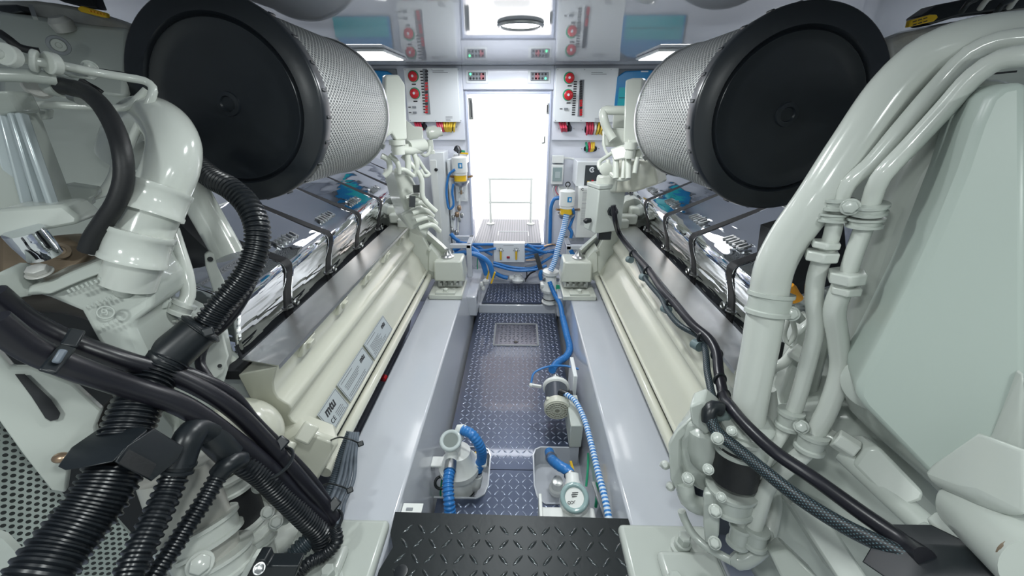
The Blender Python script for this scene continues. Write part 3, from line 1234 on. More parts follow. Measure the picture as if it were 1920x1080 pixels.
wire_port(836, 238, 22, 12, 3.018, [(818, REDC, 826), (823, REDC, 829), (828, REDC, 832), (833, YELC, 836), (839, YELC, 839), (845, YELC, 842), (850, YELC, 845), (855, YELC, 851)], 'large oval cable opening with red and yellow cables, under the left switch panel')
wire_port(791, 238, 14, 8, 3.018, [(777, REDC, 786), (782, REDC, 789), (787, REDC, 793), (795, CABLE, 799)], 'small oval opening with red and black cables, under the left switch panel')
wire_port(1112, 243, 21, 12, 3.018, [(1101, REDC, 1100), (1106, REDC, 1105), (1111, REDC, 1109), (1117, WIREW, 1114), (1124, YELC, 1118), (1130, YELC, 1124), (1136, YELC, 1129)], 'large oval cable opening with red and yellow cables, under the right switch panel')
wire_port(1062, 241, 14, 8, 3.018, [(1049, REDC, 1054), (1054, REDC, 1058), (1059, REDC, 1062), (1066, CABLE, 1070)], 'small oval opening with red and black cables, under the right switch panel')
wire_port(1107, 279, 17, 8, 3.047, [(1099, GREEN, 1100), (1105, REDC, 1104), (1110, YELC, 1107), (1114, YELC, 1110)], 'lower oval opening with green, red and yellow cables above the generator control')

# white locker left of the door
t = thing('white_locker', 'white cabinet with a black knob left of the doorway', 'cabinet')
case(803, 285, 846, 478, 2.86, .18).build('casing', PANELW, t, bevel=.006)
dr = case(806, 300, 832, 474, 2.855, .006).build('door', PLASTW, t, bevel=.003)
MB().lathe(wp(818, 318, 2.855), -Y_, [(0, .012), (.012, .012), (.016, .008)], 16).build('knob', BLACKP, dr)
case(843, 300, 850, 478, 2.90, .12).build('side_post', PANELW, t)

# generator control cabinet, right
t = thing('generator_enclosure', 'white generator control cabinet with dark panel and C-shaped emblem', 'cabinet')
y = 2.80
case(1083, 303, 1160, 350, y, .22).build('casing', PANELW, t, bevel=.004)
p_ = case(1098, 310, 1128, 348, y - .003, .006).build('control_panel', simple('panel_slate', (.05, .06, .07), .4), t)
c = wp(1110, 318.5, y - .005)
m = MB()
m.sweep(smooth_path([c + V((.012, 0, .008)), c + V((.0, 0, .014)), c + V((-.012, 0, .006)), c + V((-.012, 0, -.006)), c + V((0, 0, -.014)), c + V((.012, 0, -.008))], .004), [.0045] * 60, 6) if 0 else \
    m.tube([c + V((.014, 0, .009)), c + V((.0, 0, .015)), c + V((-.013, 0, .006)), c + V((-.013, 0, -.006)), c + V((0, 0, -.015)), c + V((.014, 0, -.009))], .0045, 6, .004)
m.box(c + V((.004, 0, 0)), (.012, .003, .010))
m.build('emblem', INKW, p_)
MB().box(wp(1103, 342, y - .006), (.016, .01, .018)).build('switch', YEL, p_)
MB().box(wp(1109, 345, y - .006), (.022, .01, .010)).build('switch', YEL, p_)
MB().box(wp(1111, 339, y - .006), (.014, .01, .010)).build('switch', RED, p_)
t = thing('instruction_box', 'tall white box printed with instructions, under the generator control cabinet', 'box')
y = 2.74
case(1086, 352, 1118, 446, y, .2).build('casing', PLASTW, t, bevel=.004)
m = MB()
strips(m, wp(1101, 358, y) - Y_ * .001, X_, Z_, 26, .0098, .062, .0032, seed=11)
m.build('print', INKG, t)
c = wp(1092, 355, y) - Y_ * .001
MB().tube([c + V((.008, 0, .004)), c + V((0, 0, .008)), c + V((-.007, 0, 0)), c + V((0, 0, -.008)), c + V((.008, 0, -.004))], .002, 6, .003).build('emblem', INK, t)
# meter box
t = thing('meter_box', 'small grey-windowed white meter box right of the doorway', 'meter box')
y = 2.99
case(1035, 309, 1055, 346, y, .05).build('casing', PLASTW, t, bevel=.003)
case(1037, 314, 1053, 340, y - .004, .006).build('window', simple('meter_window', (.30, .38, .38), .15), t)
case(1041, 322, 1050, 334, y - .006, .004).build('meter_face', simple('meter_face', (.45, .52, .52), .3), t)
case(1036, 292, 1057, 306, y, .05).build('top_box', PLASTW, t, bevel=.003)
case(1038, 346, 1048, 350, y + .01, .03).build('terminal_strip', MIDG, t)
for i, x in enumerate((1038, 1043, 1048)):
    solo(MB().tube([wp(x, 349, y), wp(x - 1, 358, y), wp(x + 4, 365, y), wp(x + 8, 358, y + .02)], .003, 6), 'thin_wire', WIREW if i != 1 else REDC,
         'thin wire looping from the meter box', 'wire', 'thin wires under the meter box')
solo(MB().tube([wp(1057, 296, 3.0), wp(1070, 297, 3.02), wp(1084, 300, 3.0)], .008, 8), 'conduit', PLASTW, 'short white conduit between meter box and generator cabinet', 'conduit')


# fuel filters ---------------------------------------------------------
def fuel_filter(px, py, y, k, side):
    t = thing('fuel_filter', 'white fuel filter with amber bowl %s of the doorway' % side, 'fuel filter')
    c = wp(px, py, y)          # top centre of the can
    def at_(dx, dz):
        return c + V((dx, 0, dz))
    MB().lathe(at_(0, 0), -Z_, [(-.012, .02), (-.004, .05), (.0, .055), (.10, .055), (.105, .05), (.12, .05)], 28).build('canister', PLASTW, t)
    MB().box(at_(.012, -.05) - Y_ * .056, (.030, .002, .036)).build('blue_label', BLUET, t)
    MB().box(at_(.014, -.05) - Y_ * .058, (.012, .002, .020)).build('label_mark', INKW, t)
    MB().lathe(at_(0, -.118), -Z_, [(0, .046), (.045, .046)], 28).build('amber_ring', YEL, t)
    MB().lathe(at_(0, -.16), -Z_, [(0, .062), (.012, .062), (.035, .045), (.045, .02), (.05, .012), (.07, .012)], 28).build('metal_bowl', STEEL, t)
    MB().lathe(at_(0, .01), Z_, [(0, .006), (.03, .006)], 8).build('vent_screw', STEEL, t)
    MB().torus(at_(0, .045), Y_, .016, .004, 16, 6).build('handle', BLACKP, t)
    MB().bar(at_(-.0, -.02) + Y_ * .05, at_(0, -.02) + Y_ * .14, .10, .05).build('bracket', ALU, t)
    for dx in (-.05, .06):
        MB().cyl(at_(dx, -.135), at_(dx * 1.5, -.125) - Y_ * .03, .008).build('fitting', BRASS, t)
    MB().cyl(at_(0, -.225), at_(0, -.26), .008).build('drain_valve', BRASS, t)
    MB().box(at_(0, -.25), (.04, .008, .008)).build('drain_handle', STEEL, t)
    return c


c1 = fuel_filter(861, 295, 2.85, 1, 'left')
c2 = fuel_filter(1064, 358, 2.75, 1, 'right')
# second can and brackets behind, left
t = thing('pipe_cluster', 'small brass and steel pipe fittings below the left fuel filter', 'fittings')
for px, py, r in ((861, 390, .016), (857, 402, .018), (850, 408, .014), (862, 412, .010), (848, 432, .014), (856, 436, .018), (866, 404, .012)):
    c = wp(px, py, 2.86)
    MB().lathe(c + Z_ * .02, -Z_, [(0, r * .6), (.01, r), (.03, r), (.04, r * .6)], 12).build('fitting', BRASS if px % 2 else STEEL, t)
MB().bar(wp(862, 372, 2.88), wp(858, 445, 2.88), .012, .012).build('upright', PLASTW, t)
t = thing('grey_wall_plate', 'pale plate behind the left fuel filter', 'plate')
case(850, 288, 877, 378, 2.98, .03).build('plate', PANELW, t, bevel=.003)
MB().bar(wp(872, 292, 2.96), wp(872, 372, 2.96), .012, .012).build('yellow_edge', PANELW, t)
for s, pts in enumerate((((862, 283), (872, 284)), ((862, 287), (878, 288)))):
    solo(MB().bar(wp(*pts[0], 2.9), wp(*pts[1], 2.9), .014, .012), 'coloured_connector', GREEN if s == 0 else YEL, '%s connector above the left fuel filter' % ('green' if s == 0 else 'yellow'), 'connector')
solo(MB().lathe(wp(858, 284, 2.85), Z_, [(0, .02), (.01, .03), (.03, .02), (.04, .008)], 12), 'black_valve', BLACKP, 'black valve knob on top of the left fuel filter', 'valve')


# blue hoses -----------------------------------------------------------
def hose(pts, y, r, label, mat=BLUE, name='blue_hose', corr=0, grp='blue hoses under the doorway landing', cat='hose'):
    P = [wp(a[0], a[1], a[2] if len(a) > 2 else y) for a in pts]
    return solo(MB().tube(P, r, 12, corr=corr), name, mat, label, cat, grp)


LAB = 'blue hose running along the bulkhead under the doorway landing'
hose([(853, 318), (843, 326), (838, 345), (838, 372), (843, 392), (850, 386), (848, 360), (850, 345)], 2.80, .009, 'thin blue hose looping below the left fuel filter', grp=None)
hose([(1050, 371), (1040, 373), (1034, 385), (1032, 420), (1031, 458)], 2.90, .014, 'blue hose dropping beside the meter box right of the doorway', grp=None)
hose([(1074, 392, 2.72), (1076, 402, 2.75), (1070, 420, 2.75), (1066, 430, 2.75)], 2.75, .011, 'short blue hose from the right fuel filter towards the wall', grp=None)
hose([(1062, 402, 2.70), (1058, 425, 2.68), (1048, 460, 2.62), (1040, 490, 2.58), (1032, 508, 2.55)], 2.7, .021, 'thick blue hose with white spiral from the right fuel filter down to the pump', mat=BLUESTR, grp=None)
hose([(852, 470), (868, 460), (890, 470), (904, 490), (912, 515)], 2.72, .020, 'thick blue hose curving over the left frame to the yellow valve handles', grp=None)
hose([(852, 478), (872, 474), (895, 478), (916, 492), (925, 520)], 2.68, .019, 'second thick blue hose arching left of the valve panel', grp=None)
for pts, y in (([(850, 452), (890, 458), (925, 458)], 2.95), ([(858, 462), (900, 470), (930, 466)], 2.93), ([(880, 455), (900, 465), (915, 474), (923, 478)], 2.96),
               ([(925, 492), (960, 501), (1000, 502), (1020, 490), (1040, 478)], 2.90), ([(925, 497), (965, 507), (1005, 505), (1025, 498)], 2.86),
               ([(984, 460), (1010, 462), (1045, 458)], 2.95), ([(984, 467), (1015, 473), (1050, 467)], 2.92), ([(985, 484), (1010, 478), (1030, 472), (1052, 480)], 2.92),
               ([(987, 458), (1005, 468), (1025, 474)], 2.90), ([(985, 477), (1005, 472), (1028, 460)], 2.93)):
    hose(pts, y, .011, LAB)
hose([(925, 510), (940, 518), (952, 521)], 2.90, .017, 'blue hose ending in white fitting below the valve panel', grp=None)
hose([(1016, 508), (1013, 515), (1015, 524)], 2.8, .016, 'short blue hose stub left of the white upright pump', grp=None)
hose([(1068, 468), (1075, 480), (1088, 492)], 2.62, .02, 'blue hose behind the right white bracket frame', grp=None)
hose([(845, 438), (852, 446), (862, 452)], 2.8, .016, 'blue hose ends behind the left white bracket frame', grp=None)
hose([(1068, 428), (1072, 436), (1070, 446)], 2.7, .012, 'short blue hose above the right bracket frame', grp=None)
hose([(1020, 462), (1035, 458), (1046, 460)], 2.88, .008, 'copper coloured pipe end among the blue hoses', mat=BRASS, name='copper_pipe', grp=None, cat='pipe')
hose([(986, 488), (1005, 487), (1018, 482)], 2.89, .005, 'thin copper line right of the valve panel', mat=BRASS, name='copper_line', grp=None, cat='pipe')
hose([(897, 470), (895, 500), (899, 522)], 2.93, .004, 'thin green wire left of the valve panel', mat=GREEN, name='green_wire', grp=None, cat='wire')
hose([(985, 524), (994, 513), (1004, 508)], 2.90, .007, 'black bent cable below the valve panel', mat=CABLE, name='black_cable', grp=None, cat='cable')
solo(MB().bar(wp(1005, 476, 2.88), wp(1014, 505, 2.84), .035, .012, Y_), 'black_strap', BLACKP, 'black strap around the blue hoses right of the valve panel', 'strap')
for px, py, px2, py2, y in ((918, 505, 913, 523, 2.70), (928, 510, 921, 531, 2.66)):
    t_ = A(px, py, Y=y)
    solo(MB().bar(t_, A(px2, py2, Y=y), .016, .012), 'yellow_lever', YEL, '%s yellow valve handle at the end of the arching blue hoses' % ('left-hand' if px < 925 else 'right-hand'), 'valve handle')
t = thing('white_valve', 'white plastic valve cluster at the foot of the bulkhead, left corner', 'valve')
for px, py, r in ((903, 533, .02), (911, 528, .026), (906, 540, .018)):
    c = A(px, py, Y=2.75)
    MB().lathe(c - Z_ * .02, Z_, [(0, r * .7), (.01, r), (.03, r), (.04, r * .6)], 16).build('body', PLASTW, t)
t = thing('bilge_fitting', 'white pipe fitting on the bulkhead below the valve panel', 'fitting')
c = A(971, 521, Y=2.93)
MB().lathe(c - Z_ * .03, Z_, [(0, .05), (.02, .055), (.035, .04), (.06, .035), (.065, .02)], 20).build('body', PLASTW, t)
MB().cyl(c + V((-.07, 0, 0)), c, .022).build('spigot', PLASTW, t)
MB().box(c + V((.0, -.02, .035)), (.05, .03, .02)).build('lid', PLASTW, t, bevel=.004)
hose([(985, 500), (988, 515), (985, 528)], 2.95, .004, 'thin dark wire hanging right of the white fitting', mat=CABLE, name='thin_cable', grp=None, cat='wire')

# valve panel under the landing
t = thing('valve_panel', 'white valve panel with two yellow handles under the doorway landing', 'valve panel')
y = 2.96
case(925, 456, 984, 492, y, .06).build('casing', PANELW, t, bevel=.003)
for px in (939, 968):
    c = wp(px, 470, y)
    k = MB().lathe(c, -Y_, [(0, .014), (.012, .014), (.016, .008)], 12).build('valve_stem', STEEL, t)
    for q in range(5):
        w = q * math.pi / 4
        MB().lathe(c + V((math.cos(w) * .022, 0, math.sin(w) * .022)), -Y_, [(0, .004), (.003, .004)], 8).build('position_mark', MIDG, t)
    MB().bar(c + V((0, -.016, -.002)), wp(px, 487, y - .016), .016, .008, Y_).build('handle', YEL, t, bevel=.002)
MB().box(wp(953, 482, y) - Y_ * .006, (.026, .014, .016)).build('red_switch', simple('dark_red', (.35, .02, .04), .3), t, bevel=.002)
m = MB()
strips(m, wp(954, 460, y) - Y_ * .001, X_, Z_, 1, .01, .09, .004)
strips(m, wp(939, 465, y) - Y_ * .001, X_, Z_, 1, .01, .03, .003)
strips(m, wp(968, 465, y) - Y_ * .001, X_, Z_, 1, .01, .03, .003)
m.build('print', INKG, t)

# white bracket frames standing on the bearers
for s in (-1, 1):
    t = thing('bracket_frame', 'white welded bracket frame at the far end of the %s bearer' % ('left' if s < 0 else 'right'), 'frame')
    y = 2.62
    if s < 0:
        a, b, c, d = A(848, 430, Y=y + .1), A(881, 431, Y=y + .1), A(879, 458, Y=y), A(852, 458, Y=y)
        foot = A(879, 508, Y=y)
    else:
        a, b, c, d = A(1100, 460, Y=y + .1), A(1066, 458, Y=y), A(1066, 460, Y=y), A(1100, 462, Y=y)
        foot = A(1066, 505, Y=y)
    zf = .30
    x = c.x
    MB().box((x, y, (c.z + zf) / 2), (.035, .035, c.z - zf)).build('post', GEL, t, bevel=.003)
    MB().box((x + s * .06, y, c.z - .012), (.15, .035, .03)).build('rail', GEL, t, bevel=.003)
    MB().box((x, y + .10, c.z - .012), (.035, .2, .03)).build('side_arm', GEL, t, bevel=.003)
    MB().box((x + s * .06, y + .19, c.z - .012), (.15, .035, .03)).build('rail', GEL, t, bevel=.003)

# grey junction box at the right engine's end
t = thing('junction_box', 'pale grey junction box with a black cable gland on the right engine', 'junction box')
c = A(1137, 396, Y=2.02)
ax = (V((.93, .36, 0)).normalized(), V((-.36, .93, 0)).normalized(), Z_)
MB().box(c + V((0, .06, 0)), (.165, .12, .235), ax).build('casing', GREYBOX, t, bevel=.006)
MB().box(c + V((0, .06, .128)), (.17, .125, .022), ax).build('lid', GREYBOX, t, bevel=.005)
g = c + ax[0] * .03 - ax[1] * .002
MB().lathe(g, -ax[1], [(0, .028), (.018, .028), (.02, .022), (.035, .020), (.045, .012)], 8).build('cable_gland', BLACKP, t)
m = MB()
for i in range(3):
    m.box(c + ax[2] * .14 + V((0, .03 + i * .02, 0)), (.07, .008, .004), ax)
m.build('vent_slot', GREYBOX, t)
MB().lathe(c + ax[0] * -.085 + V((0, .03, -.05)), -ax[0], [(0, .012), (.03, .016), (.04, .008)], 10).build('side_gland', BLACKP, t)
MB().box(c + V((.01, .04, -.14)), (.07, .06, .05)).build('black_socket', BLACKP, t, bevel=.006)


# ================================================================== PUMPS IN THE WALKWAY
t = thing('strainer_pump', 'white pump with round glass lid and black base in the left pump well', 'pump')
c = A(845, 826, Z=.26)
d = (V((0, 0, H)) - c).normalized()
d = V((0, -.35, .94)).normalized()
b0 = V((c.x + .022, c.y + .03, 0))
MB().lathe(b0 + V((0, -.01, -.04)), Z_, [(0, .060), (.03, .062), (.10, .062), (.11, .058)], 28).build('motor', PLASTW, t)
MB().lathe(b0 + V((0, -.01, -.055)), Z_, [(0, .064), (.02, .066)], 28).build('rubber_base', BLACKP, t)
MB().lathe(b0 + V((0, -.01, .07)), Z_, [(0, .06), (.01, .085), (.035, .085), (.05, .07), (.09, .055), (.11, .05)], 28).build('housing', PLASTW, t)
MB().lathe(c - d * .055, d, [(0, .036), (.055, .036)], 28).build('strainer_body', PLASTW, t)
MB().torus(c, d, .036, .0085, 32, 10).build('lid_ring', simple('clear_grey', (.5, .56, .56), .15), t)
MB().lathe(c + d * .001, d, [(0, .030), (.002, .028), (.003, .0)], 28, cap=False).build('glass_lid', simple('murky_glass', (.22, .25, .24), .08), t)
MB().box(b0 + V((-.09, -.01, .115)), (.05, .05, .012)).build('mounting_lug', PLASTW, t, bevel=.004)
MB().box(b0 + V((.09, -.01, .115)), (.05, .04, .012)).build('mounting_lug', PLASTW, t, bevel=.004)
sp = A(847, 856, Z=.20)
sq = A(843, 884, Z=.20)
MB().cyl(sp + V((0, .02, .0)), sp.lerp(sq, .5), .022).build('outlet_spigot', PLASTW, t)
cl = MB().cyl(sp.lerp(sq, .4), sq, .0235).build('hose_clamp', STEEL, t)
MB().tube([A(862, 806, Z=.26) + V((0, -.02, -.03)), A(862, 804, Z=.27), A(872, 806, Z=.27)], .019, 14).build('inlet_elbow', PLASTW, t)
solo(MB().tube([sq + V((0, .01, 0)), A(840, 905, Z=.19), A(842, 940, Z=.16), A(845, 975, Z=.10), A(847, 1010, Z=.04)], .0215, 18, corr=.013, depth=.16), 'blue_hose', BLUE,
     'ribbed blue hose running from the left pump under the front step', 'hose')
solo(MB().tube([A(868, 806, Z=.27), A(885, 815, Z=.27), A(900, 838, Z=.22), A(903, 860, Z=.14), A(896, 880, Z=.08)], .021, 18, corr=.012, depth=.1), 'blue_hose', BLUE,
     'ribbed blue hose arching over the right side of the left pump', 'hose')
t = thing('check_valve', 'white pipe valve lying in the left pump well below the arched hose', 'valve')
a, b = A(895, 882, Z=.07), A(886, 922, Z=-.06)
MB().lathe(a, b - a, [(0, .02), (.02, .02), (.022, .027), (.06, .03), (.09, .03), (.10, .022), (.13, .02)], 20).build('body', PLASTW, t)
MB().cyl(a + V((0, 0, .0)), a.lerp(b, .2), .0235).build('hose_clamp', STEEL, t)
q = A(826, 905, Z=.05)
solo(MB().torus(q, V((.3, -.6, .7)), .022, .006, 20, 8).cyl(q + V((.02, 0, 0)), q + V((.05, .02, .01)), .01), 'black_strap', BLACKP, 'black strap loop hanging beside the left pump', 'strap')
solo(MB().tube([A(829, 895, Z=.05), A(826, 925, Z=-.02), A(828, 940, Z=-.08)], .004, 8), 'green_wire', GREEN, 'green wire behind the left pump', 'wire')
solo(MB().box(A(892, 862, Z=.0), (.006, .02, .08)), 'yellow_tag', YEL, 'yellow strip under the arched hose of the left pump', 'tag')
solo(MB().bar(A(858, 918, Z=-.1), A(868, 935, Z=-.1), .02, .01), 'sump_drain', MIDG, 'dark drain bar on the floor of the left pump well', 'drain')
# bracket plate on left bearer, by the step
t = thing('slotted_bracket', 'white slotted bracket at the left end of the front step', 'bracket')
p = A(772, 958, Z=.27)
MB().box(p, (.065, .05, .004)).build('plate', PLASTW, t)
MB().box(p + V((-.008, .004, .003)), (.022, .010, .003)).build('slot', MIDG, t, bevel=.002)

# electric motor pump, right
t = thing('electric_pump', 'electric pump with cream fan grille and dark body on the right of the walkway', 'pump')
c = A(1045, 770, Z=.16)
ax = V((.03, .86, .10)).normalized()
MB().lathe(c, ax, [(.0, .050), (.004, .062), (.03, .064), (.04, .060)], 36).build('fan_cover', CREAM, t)
m = MB()
a, b, _ = basis(ax)
for r in (.018, .031, .044, .056):
    m.torus(c - ax * .002, ax, r, .0016, 36, 6)
for k in range(20):
    w = 2 * math.pi * k / 20
    dd = a * math.cos(w) + b * math.sin(w)
    m.bar(c - ax * .002 + dd * .012, c - ax * .001 + dd * .058, .002, .003, ax)
m.build('fan_grille', CREAM, t)
MB().lathe(c - ax * .001, ax, [(0, .057), (.0005, .057)], 36).build('grille_backing', simple('grille_shadow', (.30, .30, .24), .6), t)
MB().lathe(c + ax * .038, ax, [(0, .056), (.10, .056)], 36).build('motor_body', simple('motor_slate', (.06, .07, .09), .3), t)
MB().lathe(c + ax * .135, ax, [(0, .058), (.006, .066), (.02, .066), (.03, .05), (.06, .03)], 36).build('pump_head', PLASTW, t)
for w in (.8, 2.3, 3.9, 5.5):
    dd = a * math.cos(w) + b * math.sin(w)
    MB().box(c + ax * .03 + dd * .062, (.016, .016, .018), (a, b, ax)).build('cover_lug', CREAM, t, bevel=.003)
MB().cyl(c + ax * .17, c + ax * .21 + Z_ * .01, .02).build('hose_clamp', STEEL, t)
MB().box(c + ax * .085 + V((.065, 0, -.02)), (.04, .11, .03)).build('base_foot', BLACKP, t, bevel=.004)
pb = A(1052, 735, Z=.235)
MB().tube([pb + V((0, .01, -.03)), pb, A(1063, 738, Z=.235)], .014, 14).build('black_elbow', BLACKP, t)
MB().ball(A(996, 722, Z=.16), .012).build('drain_fitting', PLASTW, t)
MB().bar(A(996, 722, Z=.16), A(1015, 725, Z=.17), .012, .012).build('drain_spigot', PLASTW, t)
t = thing('white_enclosure', 'white electrical box on the right bearer beside the electric pump', 'enclosure')
p = A(1098, 800, Z=.1)
MB().box((.262, p.y + .02, .12), (.055, .20, .13)).build('casing', GREYBOX, t, bevel=.004)
MB().box((.285, p.y + .26, .17), (.02, .16, .16)).build('back_plate', PANELW, t, bevel=.003)
solo(MB().tube([A(1078, 790, Z=.12), A(1075, 815, Z=.08), A(1085, 832, Z=.03)], .004, 8), 'thin_cable', CABLE, 'thin black cable hanging from the electric pump', 'cable')
solo(MB().tube([A(996, 718, Z=.17), A(1001, 700, Z=.2), A(1025, 688, Z=.22), A(1060, 686, Z=.22), A(1085, 692, Z=.22)], .0055, 10), 'blue_tube', BLUE, 'thin blue tube looping over the electric pump', 'tube')
solo(MB().tube([A(1060, 738, Z=.235), A(1078, 752, Z=.24), A(1095, 785, Z=.24), A(1108, 830, Z=.24), A(1120, 880, Z=.24), A(1133, 930, Z=.24), A(1142, 975, Z=.23), A(1146, 1000, Z=.22)], .0125, 16, corr=.010, depth=.12),
     'spiral_hose', BLUESTR, 'blue and white spiral hose running forward along the right bearer', 'hose')
solo(MB().tube([A(1035, 694, Z=.15), A(1045, 680, Z=.13), A(1062, 668, Z=.13), A(1068, 655, Z=.14), A(1062, 625, Z=.16), A(1055, 595, Z=.18)], .021, 16, corr=.013, depth=.12), 'blue_hose', BLUE,
     'ribbed blue hose bending into the rear of the electric pump', 'hose')
solo(MB().tube([A(1055, 595, Z=.18), A(1050, 570, Z=.20), A(1040, 552, Z=.22), A(1030, 528, Z=.30)], .017, 16, corr=.013, depth=.08), 'blue_hose', BLUE,
     'blue hose leaving the foot of the upright white pump', 'hose')
# upright pump at the far right
t = thing('upright_pump', 'upright white pump with strainer housing by the far tread plate', 'pump')
c = A(1030, 566, Z=.09)
MB().lathe(c, Z_, [(0, .06), (.008, .06), (.01, .05), (.09, .05), (.10, .055)], 24).build('motor', PLASTW, t)
MB().torus(c + Z_ * .035, Z_, .05, .004).build('black_band', BLACKP, t)
MB().lathe(c + Z_ * .10, Z_, [(0, .07), (.02, .075), (.04, .065), (.10, .05), (.12, .04)], 24).build('housing', PLASTW, t)
MB().box(c + V((0, -.01, .15)), (.15, .06, .03)).build('flange', PLASTW, t, bevel=.006)
MB().lathe(c + Z_ * .22, Z_, [(0, .04), (.02, .06), (.04, .06), (.05, .04)], 24).build('upper_housing', PLASTW, t)
MB().box(c + V((.055, -.05, .15)), (.03, .02, .03)).build('green_label', GREEN, t)
for i in range(2):
    MB().lathe(c + V((-.05 + .1 * i, -.05, .20)), Z_, [(0, .012), (.02, .012)], 10).build('bolt', STEEL, t)

# right well strainer
t = thing('sea_strainer', 'white sea strainer with round sight glass and grey ring behind the front step', 'strainer')
c = A(1077, 933, Z=.20)
d = V((-.12, -.42, .9)).normalized()
MB().lathe(c - d * .10, d, [(0, .05), (.03, .055), (.07, .045), (.10, .042)], 32).build('body', PLASTW, t)
MB().torus(c, d, .042, .009, 36, 10).build('lid_ring', simple('aqua_ring', (.32, .45, .45), .12), t)
MB().lathe(c - d * .004, d, [(0, .036), (.003, .036)], 32).build('label_disc', STICK, t)
r_, u_ = V((1, .1, 0)).normalized(), V((0, .85, .5)).normalized()
m = MB()
strips(m, c + u_ * .015 + d * .001, -r_, -u_, 3, -.006, .03, .003, seed=3)
m.build('print', INK, t)
text('GROCO', c - u_ * .014 + d * .001, -r_, -u_, .014, INK, t, bold=.0003)
p = A(1065, 968, Z=.12)
MB().box((p.x, p.y + .0, .10), (.20, .07, .05)).build('flange', PLASTW, t, bevel=.01)
MB().box((p.x, p.y, -.01), (.08, .05, .20)).build('stand', PLASTW, t, bevel=.005)
MB().box((p.x - .10, p.y, .12), (.012, .09, .12)).build('side_plate', PLASTW, t, bevel=.003)
MB().lathe(c + V((.005, .045, -.03)), V((.0, .5, .2)), [(0, .03), (.03, .03), (.035, .026), (.06, .026)], 24).build('inlet_neck', PLASTW, t)
MB().lathe(V((.215, p.y, .10)), Z_, [(0, .02), (.05, .02), (.055, .012)], 16).build('side_boss', PLASTW, t)
solo(MB().tube([A(1072, 900, Z=.16), A(1066, 884, Z=.17), A(1050, 874, Z=.17), A(1035, 862, Z=.13), A(1030, 848, Z=.08)], .021, 18, corr=.022, depth=.05), 'blue_hose', BLUE,
     'short S-shaped blue hose above the sea strainer', 'hose')
for q in ((1070, 893, .165), (1034, 859, .13)):
    c = A(q[0], q[1], Z=q[2])
    solo(MB().lathe(c, V((.3, .7, 0)) if q[0] > 1050 else V((-.2, .6, -.4)), [(-.008, .0245), (.008, .0245)], 20), 'hose_clamp', STEEL,
         '%s steel clamp on the short S-shaped blue hose' % ('lower' if q[0] > 1050 else 'upper'), 'hose clamp')
t = thing('seacock', 'round metal seacock fitting in the right pump well', 'valve')
c = A(1045, 905, Z=-.04)
MB().lathe(c - Z_ * .05, Z_, [(0, .035), (.02, .035), (.025, .025), (.06, .025), (.065, .02)], 20).build('body', PLASTW, t)
MB().lathe(c + Z_ * .01, V((0, -.5, .8)), [(0, .022), (.012, .022), (.014, .012)], 20).build('metal_cap', STEEL, t)
solo(MB().bar(A(1070, 865, Z=.02), A(1081, 905, Z=.02), .010, .006), 'yellow_strip', YEL, 'yellow strip behind the sea strainer hose', 'tag')
for i, (x, x2) in enumerate(((1103, 1099), (1112, 1118))):
    solo(MB().tube([A(x, 850, Z=.05), A(x - 1, 880, Z=.03), A(x2, 912, Z=.0)], .005, 8), 'green_wire', GREEN,
         '%s green wire on the side of the right pump well' % ('left-hand' if i == 0 else 'right-hand'), 'wire')
solo(MB().tube([A(1120, 905, Z=.12), A(1119, 935, Z=.10), A(1117, 950, Z=.06)], .006, 8), 'green_tube', GREEN, 'short green tube right of the sea strainer', 'tube')
solo(MB().bar(A(1112, 905, Z=.12), A(1136, 975, Z=.12), .012, .012), 'steel_rod', STEEL, 'thin steel rod right of the sea strainer', 'rod')
# ================================================================== FOREGROUND HELPERS


def PL(a, b, c, pts, push=0):
    """pixels dropped on the plane through three ranged points"""
    a, b, c = R(*a), R(*b), R(*c)
    n = (b - a).cross(c - a).normalized()
    o = V((0, 0, H))
    out = []
    for px, py in pts:
        r = ray(px, py)
        t = (a - o).dot(n) / r.dot(n)
        out.append(o + r * t)
    return out


def view(px, py):
    return ray(px, py).normalized()


def tb(pts, wpx, dref, parent, name, mat, n=18, **k):
    r = wpx * dref / (2 * F)
    return MB().tube(RP(pts), r, n, **k).build(name, mat, parent, smooth=60)


def collar(p, q, r, parent, name='clamp_band', mat=None, lip=.004, n=28):
    """pipe coupling band with a lip at each end"""
    p, q = V(p), V(q)
    L = (q - p).length
    l = min(.008, L * .25)
    return MB().lathe(p, q - p, [(0, r), (0, r + lip), (l, r + lip), (l * 1.3, r), (L - l * 1.3, r), (L - l, r + lip), (L, r + lip), (L, r)], n).build(name, mat or PAINT_NEAR, parent)


def cbox(c, w, h, d, ang=0, tilt=None):
    """box facing the viewer at a ranged pixel; returns MB"""
    p = R(*c)
    v = view(c[0], c[1])
    right = v.cross(Z_).normalized()
    up = right.cross(v)
    ca, sa = math.cos(ang), math.sin(ang)
    r2, u2 = right * ca + up * sa, up * ca - right * sa
    return MB().box(p + v * d / 2, (w, d, h), (r2, v, u2))


def bolt(c, r, parent, toward=None, h=None, mat=None):
    p = R(*c)
    ax = toward if toward else -view(c[0], c[1])
    return MB().hexbolt(p, ax, r, h or r).build('bolt', mat or PAINT_NEAR, parent, bevel=r * .1)


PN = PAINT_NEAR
# ================================================================== RIGHT ENGINE, NEAR END
E_ = RE
